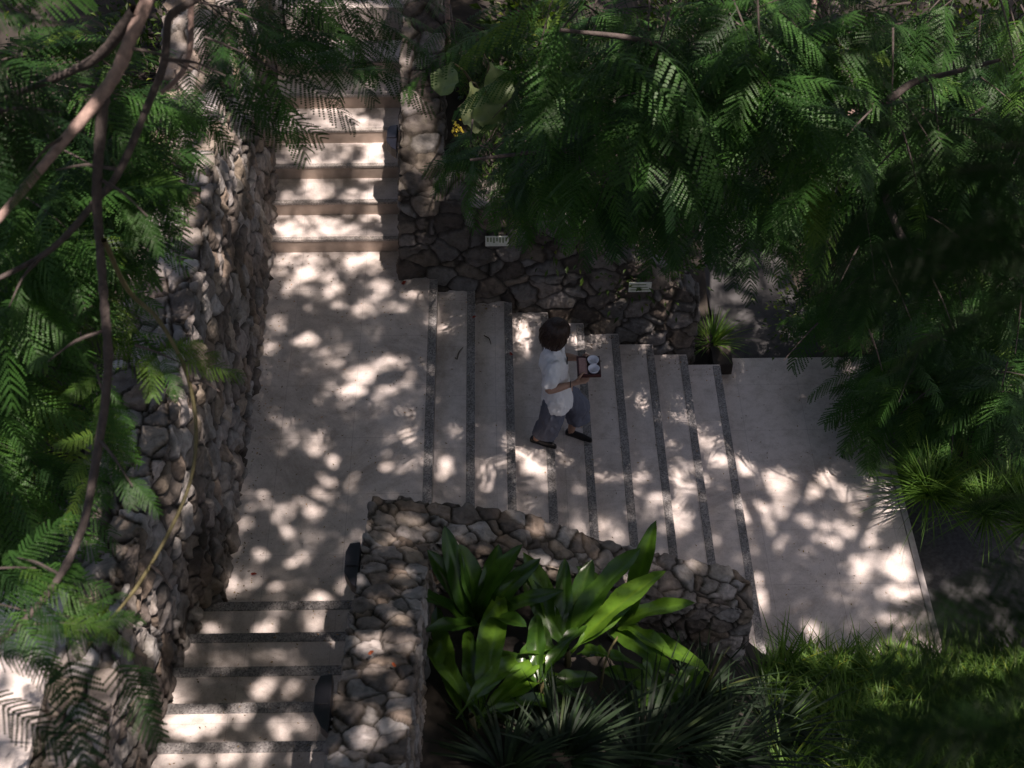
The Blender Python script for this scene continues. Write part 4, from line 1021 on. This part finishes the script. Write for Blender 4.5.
# slim trunk at the right edge of the pillar arm
S0 = UY(451, 132, 11.4)
t = empty('slim_tree', S0, 'slim tree with a pale straight trunk beside the sunlit arm of the far wall', 'tree')
limb('trunk', [S0 - [0, 0, .9], S0, UY(450, 90, 11.42), UY(448, 45, 11.45), UY(447, -20, 11.5)], [.036, .034, .032, .028, .024], M['barkpale'], t)
c4 = Acc(); tw4 = Acc(); r4 = np.random.default_rng(44)
for (px, py) in [(447, 20), (450, 5), (445, 35), (446, -10)]:
    spray(c4, tw4, UY(px, py, 11.45), rnd_dir(r4, (0, -.5, 0), .9, .2), 7, .5, 1.0, .4, rng=r4)
crown(c4, tw4, M['fern'], M['barkdark'], t)

# ================================================================== SMALL THINGS
def wall_light(p, side, label, tilt=0.0):
    """black bulkhead lamp on a wall face that looks to -X; trapezoid in plan"""
    t = empty('wall_light', p, label, 'wall light', 'black wall lights beside the steps')
    x, y, z = p
    bm = bmesh.new(); prism(bm, [(x + .03, y - .20), (x - .02, y - .15), (x - .065, y - .06), (x - .065, y + .10), (x - .04, y + .17), (x + .03, y + .18)], z - .05, z + .05, .006)
    bm_obj('housing', bm, M['black'], t)
    bm = bmesh.new(); prism(bm, [(x + .02, y - .17), (x - .015, y - .13), (x - .055, y - .05), (x - .055, y + .08), (x - .03, y + .15), (x + .02, y + .16)], z - .062, z - .0505, .002)
    bm_obj('lens', bm, M['glass'], t)
    bm = bmesh.new(); box(bm, (x - .055, y - .02, z + .0505), (x + .02, y + .02, z + .058), .002)
    bm_obj('clip', bm, M['black'], t)
    return t
wall_light(tuple(UX(355, 568, -.955)), -1, 'black wall light on the near wall level with the edge of the landing')
wall_light(tuple(UX(326, 706, -.985)), -1, 'black wall light on the near wall lower down beside the near flight')
wall_light(tuple(UX(394, 141, -.90)), -1, 'black wall light on the far wall arm beside the upper flight')
def plant_label(c, w_, h_, label, rows):
    t = empty('plant_label', c, label, 'label', 'pale labels on the shaded wall')
    x, y, z = c
    bm = bmesh.new(); box(bm, (x - w_ / 2, y - .006, z - h_ / 2), (x + w_ / 2, y + .006, z + h_ / 2), .003); bm_obj('plate', bm, M['label'], t)
    bm = bmesh.new(); box(bm, (x - .012, y + .0065, z - .03), (x + .012, y + .09, z + .03)); bm_obj('bracket', bm, M['black'], t)
    bm = bmesh.new()
    if rows == 'h':
        for k in range(3): box(bm, (x - w_ * .42, y - .0085, z - h_ * .3 + k * h_ * .28), (x + w_ * (.42 - .08 * k), y - .0065, z - h_ * .3 + k * h_ * .28 + h_ * .09))
    else:
        g = np.random.default_rng(2)
        for k in range(7): xx = x - w_ * .42 + k * w_ * .13; box(bm, (xx, y - .0085, z + h_ * (.05 - .25 * g.random())), (xx + w_ * .06, y - .0065, z + h_ * .42))
    bm_obj('print', bm, M['print'], t)
plant_label(UY(497, 241, 9.66), .21, .115, 'small white label plate with a printed picture on the shaded wall near the pillar', 'v')
plant_label(UY(640, 287, 9.66), .21, .115, 'small pale label plate with printed lines near the right end of the shaded wall', 'h')
def petal(px, py, z, mat, label, s=.025, rot=0.0):
    p = U(px, py, z)
    bm = bmesh.new()
    pts = [(1.2, 0, .0), (.4, .5, .35), (-.7, .45, .15), (-1.1, 0, .3), (-.6, -.5, .1), (.5, -.45, .3)]
    c, s_ = math.cos(rot), math.sin(rot)
    vs = [bm.verts.new((p[0] + s * (a * c - b * s_), p[1] + s * (a * s_ + b * c), p[2] + .012 + s * h)) for a, b, h in pts]
    ce = bm.verts.new((p[0], p[1], p[2] + .008))
    for k in range(6): bm.faces.new((vs[k], vs[(k + 1) % 6], ce))
    bmesh.ops.solidify(bm, geom=bm.faces[:], thickness=.002)
    return tag(bm_obj('fallen_petal', bm, mat), label, 'petal', 'fallen petals')
petal(254, 575, 0, M['red'], 'red petal lying alone near the left edge of the landing', .022)
petal(404, 284, 0, M['red'], 'red petal on the landing close to the far wall corner', .03, 1)
petal(474, 318, -.15, M['red'], 'red petal on a dark nosing near the top of the right flight', .02, .5)
petal(511, 355, -.30, M['red'], 'red petal on the dark nosing behind the walking person', .022, 2)
petal(371, 654, 1.68, M['orange'], 'orange petal lying on top of the near wall', .02, .7)
petal(394, 666, 1.72, M['orange'], 'small orange petal at the inner edge of the near wall top', .018, 2.2)
def curl(pts, z, label):
    a = Acc(); tube(a, [U(x, y, z) + [0, 0, .008] for x, y in pts], [.004, .0055, .003], n=6, sub=4)
    return tag(a.build('fallen_twig', M['litter'], None, True), label, 'twig', 'fallen twigs')
curl([(457, 360), (459, 353), (463, 348)], -.15, 'short curved dry twig on the second step tread')
curl([(484, 336), (489, 339), (491, 345)], -.30, 'hook shaped dry twig on the third step tread')

# ================================================================== THE PERSON
M['skin'] = mat_plain('skin', (.36, .21, .15), 0.55, 0.08, 30)
M['shirt'] = mat_plain('white cotton', (.70, .70, .72), 0.85, 0.04, 60, bump=0.2)
M['slate'] = mat_plain('slate cotton', (.10, .11, .15), 0.9, 0.12, 80, bump=0.3)
M['hair'] = mat_plain('dark hair', (.030, .014, .009), 0.5, 0.5, 60, spec=.4)
M['shoe'] = mat_plain('black shoe', (.008, .008, .010), 0.4, 0.2, 30)
M['tray'] = mat_plain('dark red lacquer', (.055, .014, .014), 0.35, 0.15, 30)
M['bowl'] = mat_plain('white glazed bowl', (.72, .72, .80), 0.3, 0.03, 30)
M['pinkcloth'] = mat_plain('pink cloth', (.42, .24, .22), 0.85, 0.12, 60)
M['lip'] = mat_plain('lips', (.30, .09, .08), 0.5)
M['eye'] = mat_plain('dark eye', (.01, .008, .008), 0.2)

def solid(bm, pts, rad, n=14, sub=4, yscale=None):
    """closed tube; rad: list of radii or (ra, rb) pairs: ra along world X-ish side, rb along Y"""
    P = np.asarray(pts, float); R = np.array([r if hasattr(r, '__len__') else (r, r) for r in rad], float)
    if len(P) > 2 and sub > 1:
        Pe = np.vstack([2 * P[0] - P[1], P, 2 * P[-1] - P[-2]]); Q = []; RR = []
        for i in range(len(P) - 1):
            p0, p1, p2, p3 = Pe[i:i + 4]
            for t in np.arange(sub) / sub:
                Q.append(.5 * (2 * p1 + (p2 - p0) * t + (2 * p0 - 5 * p1 + 4 * p2 - p3) * t * t + (3 * p1 - p0 - 3 * p2 + p3) * t ** 3)); RR.append(R[i] * (1 - t) + R[i + 1] * t)
        Q.append(P[-1]); RR.append(R[-1]); P = np.array(Q); R = np.array(RR)
    T = np.gradient(P, axis=0); T /= np.linalg.norm(T, axis=1)[:, None] + 1e-9
    B = np.cross(T, [1.0, 0, 0]); bad = np.linalg.norm(B, axis=1) < .3
    if bad.any(): B = np.cross(T, [0, 0, 1.0])
    B /= np.linalg.norm(B, axis=1)[:, None]; A = np.cross(B, T)
    th = np.arange(n) / n * 2 * np.pi
    rings = []
    for p, a, b, r in zip(P, A, B, R):
        rings.append([bm.verts.new(p + a * r[0] * math.cos(t) + b * r[1] * math.sin(t)) for t in th])
    for u, v in zip(rings, rings[1:]):
        for k in range(n): bm.faces.new((u[k], u[(k + 1) % n], v[(k + 1) % n], v[k]))
    for rg_, end, sg in ((rings[0], P[0] - T[0] * R[0].mean() * .45, 1), (rings[-1], P[-1] + T[-1] * R[-1].mean() * .45, 0)):
        c = bm.verts.new(end)
        for k in range(n):
            bm.faces.new((rg_[(k + 1) % n], rg_[k], c) if sg else (rg_[k], rg_[(k + 1) % n], c))
def ellipsoid(bm, c, r, rot=None, seg=20):
    ret = bmesh.ops.create_uvsphere(bm, u_segments=seg, v_segments=seg // 2 + 2, radius=1.0)
    Mx = Matrix.Translation(Vector(c)) @ (rot.to_4x4() if rot else Matrix.Identity(4)) @ Matrix.Diagonal((*r, 1))
    bmesh.ops.transform(bm, matrix=Mx, verts=ret['verts'])
def fused(name, bm, voxel, mat, parent, smooth_it=4, wrinkle=0.0):
    """closed pieces fused to one continuous skin (voxel remesh), smoothed"""
    bmesh.ops.recalc_face_normals(bm, faces=bm.faces[:])
    me = bpy.data.meshes.new('tmp'); bm.to_mesh(me); bm.free()
    o = bpy.data.objects.new('tmp', me); COL.objects.link(o)
    rm = o.modifiers.new('r', 'REMESH'); rm.mode = 'VOXEL'; rm.voxel_size = voxel
    sm = o.modifiers.new('s', 'SMOOTH'); sm.iterations = smooth_it; sm.factor = .5
    dg = bpy.context.evaluated_depsgraph_get(); dg.update()
    out = bpy.data.meshes.new_from_object(o.evaluated_get(dg))
    bpy.data.objects.remove(o); bpy.data.meshes.remove(me)
    if wrinkle:
        n = len(out.vertices); co = np.zeros(n * 3, np.float32); no = np.zeros(n * 3, np.float32)
        out.vertices.foreach_get('co', co); out.vertices.foreach_get('normal', no)
        co = co.reshape(-1, 3); no = no.reshape(-1, 3)
        q_ = co * np.array([1.0, 1.0, .45])
        h = (vnoise(q_, .05, 61) - .5) * 1.2 + (vnoise(q_, .022, 62) - .5) * .6
        co = co + no * (wrinkle * h)[:, None]
        out.vertices.foreach_set('co', co.astype(np.float32).ravel())
    out.name = name; out.materials.clear(); out.materials.append(mat)
    for p in out.polygons: p.use_smooth = True
    out.update()
    return link(name, out, parent)
person = empty('person', (.52, 8.15, -.5), 'person in white shirt and slate trousers walking down the steps with a tray', 'person')
HEADC = np.array([.505, 8.125, .890])
HS = .89
HR = Matrix.Rotation(math.radians(8), 3, 'Z') @ Matrix.Rotation(math.radians(16), 3, 'Y')   # looks along +X, chin a little down
def hp(x, y, z): return tuple(HEADC + HS * np.array(HR @ Vector((x, y, z))))
bm = bmesh.new()
# legs
solid(bm, [(.50, 8.06, .24), (.485, 8.06, .08), (.475, 8.06, -.12), (.41, 8.085, -.27), (.345, 8.115, -.40)], [.078, .070, .050, .047, .031])
solid(bm, [(.53, 8.19, .24), (.62, 8.21, .08), (.70, 8.235, -.11), (.685, 8.275, -.32), (.665, 8.32, -.535)], [.078, .070, .050, .047, .031])
# feet
solid(bm, [(.325, 8.125, -.415), (.40, 8.09, -.425), (.49, 8.05, -.437)], [(.026, .025), (.018, .030), (.008, .024)])
solid(bm, [(.645, 8.33, -.565), (.73, 8.29, -.575), (.82, 8.245, -.587)], [(.026, .025), (.018, .030), (.008, .024)])
# torso, neck
solid(bm, [(.515, 8.125, .16), (.505, 8.125, .28), (.49, 8.125, .42), (.475, 8.125, .56), (.475, 8.125, .655), (.483, 8.125, .70)], [(.085, .11), (.08, .112), (.072, .100), (.080, .115), (.058, .105), (.045, .055)], n=20)
solid(bm, [(.480, 8.125, .67), (.488, 8.125, .74), (.497, 8.125, .82)], [.050, .047, .050])
# head with jaw, nose, ears, brow
ellipsoid(bm, hp(-.01, 0, .02), (.092, .074, .098)); ellipsoid(bm, hp(.028, 0, -.045), (.062, .055, .065))
solid(bm, [hp(.078, 0, .018), hp(.092, 0, -.012), hp(.098, 0, -.028)], [(.008, .008), (.011, .011), (.013, .015)], n=8)
ellipsoid(bm, hp(.074, 0, -.088), (.018, .022, .014)); ellipsoid(bm, hp(.080, 0, -.055), (.012, .024, .012))
for s in (-1, 1):
    ellipsoid(bm, hp(-.005, s * .074, -.012), (.018, .008, .030)); ellipsoid(bm, hp(.074, s * .030, .026), (.012, .022, .008))
# arms
solid(bm, [(.475, 8.00, .645), (.455, 7.965, .55), (.435, 7.945, .42), (.455, 7.945, .405), (.52, 7.955, .415), (.62, 7.975, .435)], [.048, .043, .036, .036, .034, .024])
solid(bm, [(.480, 8.25, .645), (.505, 8.29, .55), (.54, 8.31, .435), (.56, 8.305, .42), (.62, 8.285, .435), (.685, 8.255, .452)], [.048, .043, .036, .036, .034, .024])
# hands: palms beside and under the tray, four fingers below it and the thumb over its rim
TZ = .480      # underside of the tray
for (wr, pal, fs, sgn) in (((.62, 7.975, .435), (.70, 7.995, .452), [(.715, 8.0), (.735, 8.0), (.752, 7.998), (.766, 7.996)], 1), ((.685, 8.255, .452), (.75, 8.235, .456), [(.752, 8.225), (.772, 8.222), (.790, 8.222), (.806, 8.226)], -1)):
    solid(bm, [wr, ((wr[0] + pal[0]) / 2, (wr[1] + pal[1]) / 2, (wr[2] + pal[2]) / 2), pal, (pal[0] + .045, pal[1], pal[2])], [(.016, .022), (.014, .030), (.014, .036), (.011, .030)], n=12)
    for k, ((fx, fy), ln) in enumerate(zip(fs, (.060, .070, .066, .052))):
        solid(bm, [(fx - .012, fy - sgn * .012, TZ - .024), (fx, fy + sgn * ln * .35, TZ - .015), (fx + .006, fy + sgn * ln * .75, TZ - .010), (fx + .008, fy + sgn * ln, TZ - .009)], [.0095, .009, .0082, .007], n=8, sub=3)
    solid(bm, [(pal[0] - .03, pal[1], pal[2] + .008), (pal[0] - .012, pal[1] - sgn * .006, TZ + .026), (pal[0] + .012, pal[1] + sgn * .012, TZ + .046), (pal[0] + .030, pal[1] + sgn * .026, TZ + .047)], [.013, .0115, .0095, .008], n=8, sub=3)
body = fused('body', bm, .0055, M['skin'], person, 3)
# clothes
bm = bmesh.new()
solid(bm, [(.515, 8.125, .06), (.515, 8.125, .10), (.508, 8.125, .24), (.495, 8.125, .40), (.478, 8.125, .56), (.476, 8.125, .650), (.482, 8.125, .705)], [(.135, .168), (.133, .166), (.122, .158), (.112, .143), (.115, .150), (.085, .140), (.062, .068)], n=28)
solid(bm, [(.475, 8.015, .655), (.462, 7.968, .58), (.450, 7.950, .50), (.444, 7.944, .465)], [.062, .065, .067, .066], n=18)
solid(bm, [(.478, 8.235, .655), (.502, 8.285, .58), (.522, 8.305, .50), (.530, 8.310, .470)], [.062, .065, .067, .066], n=18)
shirt = fused('shirt', bm, .007, M['shirt'], person, 2, .026)
bm = bmesh.new()      # collar flaps
for s in (-1, 1):
    vs = [bm.verts.new(v) for v in ((.545, 8.125 + s * .006, .700), (.530, 8.125 + s * .052, .735), (.470, 8.125 + s * .076, .742), (.472, 8.125 + s * .088, .712), (.548, 8.125 + s * .062, .680))]
    bm.faces.new(vs)
bmesh.ops.solidify(bm, geom=bm.faces[:], thickness=.006)
bm_obj('collar', bm, M['shirt'], shirt)
bm = bmesh.new(); box(bm, (.583, 8.075, .565), (.592, 8.10, .635), .002)
bm_obj('name_badge', bm, M['shoe'], shirt)
bm = bmesh.new()
solid(bm, [(.512, 8.125, .26), (.515, 8.125, .16), (.52, 8.125, .08)], [(.10, .13), (.104, .134), (.098, .135)], n=24)
solid(bm, [(.50, 8.06, .16), (.485, 8.055, .02), (.472, 8.058, -.12), (.435, 8.08, -.24), (.42, 8.088, -.315)], [(.105, .085), (.105, .090), (.105, .090), (.110, .092), (.115, .095)], n=20)
solid(bm, [(.53, 8.19, .16), (.62, 8.21, .04), (.70, 8.235, -.10), (.705, 8.255, -.22), (.71, 8.275, -.325)], [(.105, .085), (.105, .090), (.100, .090), (.105, .092), (.112, .095)], n=20)
fused('trousers', bm, .008, M['slate'], person, 4, .022)
for pts in ([(.305, 8.135, -.425), (.36, 8.11, -.425), (.44, 8.075, -.430), (.515, 8.04, -.434)], [(.625, 8.34, -.575), (.685, 8.315, -.575), (.765, 8.275, -.580), (.842, 8.235, -.584)]):
    bm = bmesh.new(); solid(bm, pts, [(.030, .034), (.028, .040), (.026, .048), (.018, .036)], n=16)
    fused('shoe', bm, .006, M['shoe'], person, 2)
# hair: a cap and many locks falling to jaw length, open at the face
hr = np.random.default_rng(91)
bm = bmesh.new()
ellipsoid(bm, hp(-.022, 0, .030), (.096, .086, .098), HR, 24)
solid(bm, [hp(-.05, 0, .02), hp(-.062, 0, -.05), hp(-.062, 0, -.11)], [(.062, .085), (.055, .088), (.036, .078)], n=18)
for s in (-1, 1): solid(bm, [hp(0, s * .06, .04), hp(.0, s * .078, -.03), hp(.005, s * .078, -.10)], [(.05, .03), (.052, .022), (.032, .016)], n=14)
hair = fused('hair', bm, .007, M['hair'], person, 3, .006)
la = Acc()
for _ in range(520):
    az = hr.uniform(-np.pi, np.pi)
    top = np.array([hr.normal() * .012 - .015, hr.normal() * .012, .128])
    ca, sa = math.cos(az), math.sin(az)
    front = abs(az) < .75
    ln = -.03 + .06 * hr.random() if front else -.115 - .06 * hr.random()
    k = 1.02 + .17 * hr.random() ** 1.5; wv_ = hr.normal() * .05; ph_ = hr.uniform(0, 6)
    P = [hp(*top)]
    flare = hr.uniform(.95, 1.12)
    for f, zz, rr in ((.35, .108, .60), (.6, .070, .90), (.8, .02, 1.04), (1.0, -.04, 1.08 * flare), (1.2, -.10, 1.02 * flare), (1.4, -.16, .90 * flare)):
        z = max(zz, ln)
        az2 = az + wv_ * math.sin(f * 9 + ph_) + wv_ * f
        P.append(hp(-.022 + math.cos(az2) * .099 * rr * k, math.sin(az2) * .089 * rr * k, z + .012))
        if zz <= ln: break
    if len(P) > 2: tube(la, P, np.interp(np.linspace(0, 1, len(P)), [0, .5, .85, 1], [.006, .010, .008, .002]), n=5, sub=3)
la.build('locks', M['hair'], hair, True)
for s in (-1, 1):
    bm = bmesh.new(); ellipsoid(bm, hp(.078, s * .030, .008), (.007, .012, .006), HR, 10); bm_obj('eye', bm, M['eye'], body, True)
bm = bmesh.new(); ellipsoid(bm, hp(.0905, 0, -.055), (.006, .022, .007), HR, 12); bm_obj('lips', bm, M['lip'], body, True)
a = Acc(); an = np.linspace(0, 2 * np.pi, 15)
tube(a, [(.615 + .010 * math.cos(t) * .3, 7.974 + .028 * math.cos(t), .434 + .028 * math.sin(t)) for t in an], [.004] * 15, n=6, sub=1); tag(a.build('bracelet', M['shoe'], body, True))
# the tray and what lies on it
TX0, TX1, TY0, TY1 = .672, .866, 8.005, 8.220
tr = empty('tray', (.75, 8.11, TZ), 'dark red lacquer tray carried by the walking person', 'tray')
bm = bmesh.new(); box(bm, (TX0, TY0, TZ), (TX1, TY1, TZ + .008), .003); bm_obj('base', bm, M['tray'], tr)
bm = bmesh.new()
for a_, b_ in (((TX0, TY0), (TX1, TY0 + .009)), ((TX0, TY1 - .009), (TX1, TY1)), ((TX0, TY0 + .0095), (TX0 + .009, TY1 - .0095)), ((TX1 - .009, TY0 + .0095), (TX1, TY1 - .0095))):
    box(bm, (a_[0], a_[1], TZ + .0085), (b_[0], b_[1], TZ + .034), .002)
bm_obj('rim', bm, M['tray'], tr)
def bowl(c, r, label):
    prof = [(0, .006), (.5, .007), (.8, .02), (.95, .042), (1.0, .05), (.93, .05), (.86, .038), (.6, .018), (0, .014)]
    n = 28; V = []; Fq = []
    for (a_, h) in prof:
        for k in range(n): V.append((c[0] + r * a_ * math.cos(2 * np.pi * k / n), c[1] + r * a_ * math.sin(2 * np.pi * k / n), c[2] + h - .006))
    for i in range(len(prof) - 1):
        for k in range(n): Fq.append((i * n + k, i * n + (k + 1) % n, (i + 1) * n + (k + 1) % n, (i + 1) * n + k))
    return tag(link('bowl', mesh_np('bowl', np.array(V), np.array(Fq), M['bowl'], True)), label, 'bowl', 'white bowls on the tray')
bowl((.808, 8.062, TZ + .0085), .0485, 'white bowl on the tray nearer the viewer')
bowl((.808, 8.162, TZ + .0085), .0485, 'white bowl on the tray on the side towards the wall')
bm = bmesh.new(); box(bm, (.683, 8.016, TZ + .0085), (.757, 8.209, TZ + .024), .006); box(bm, (.687, 8.022, TZ + .0245), (.752, 8.20, TZ + .038), .006)
tag(bm_obj('folded_cloth', bm, M['pinkcloth'], None, True), 'pink folded cloth lying on the tray beside the white bowls', 'cloth')

# fine leaf litter: nobody could count it
lr = np.random.default_rng(303); la2 = Acc()
for i in range(1200):
    r_ = lr.random()
    if r_ < .30: x, y, z = lr.uniform(-2.03, -.6), lr.uniform(6.1, 10.1), .006
    elif r_ < .42: x, y, z = -2.02 + abs(lr.normal()) * .08, lr.uniform(6.1, 10.1), .006
    elif r_ < .70:
        k = lr.integers(1, 9); x = -.53 + .344 * (k - lr.random()); y = lr.uniform(6.6, 9.7) if lr.random() < .5 else 9.69 - abs(lr.normal()) * .12; z = -.15 * k + .006
    elif r_ < .86: x, y, z = lr.uniform(2.26, 3.68), lr.uniform(6.45, 9.9), -1.344
    else:
        k = lr.integers(0, 5); x = lr.uniform(-2.1, -.98); y = 6.06 - .372 * (k + lr.random()); z = .15 * (k + 1) + .006
    a = lr.uniform(0, 6.3); l = lr.uniform(.005, .014); w_ = l * lr.uniform(.25, .5)
    c_, s_ = math.cos(a), math.sin(a)
    V = np.array([[x + l * c_, y + l * s_, z + .003], [x - w_ * s_, y + w_ * c_, z], [x - l * c_, y - l * s_, z + .002], [x + w_ * s_, y - w_ * c_, z]])
    la2.add(V, np.array([[0, 1, 2, 3]]), lr.random())
M['dryleaf'] = mat_leaf('dry leaflet', (.05, .03, .015), (.22, .15, .05), 0.7, 0.1)
tag(la2.build('leaf_litter', M['dryleaf']), 'tiny dry leaflets scattered over the steps and landings', 'leaf litter', kind='stuff')
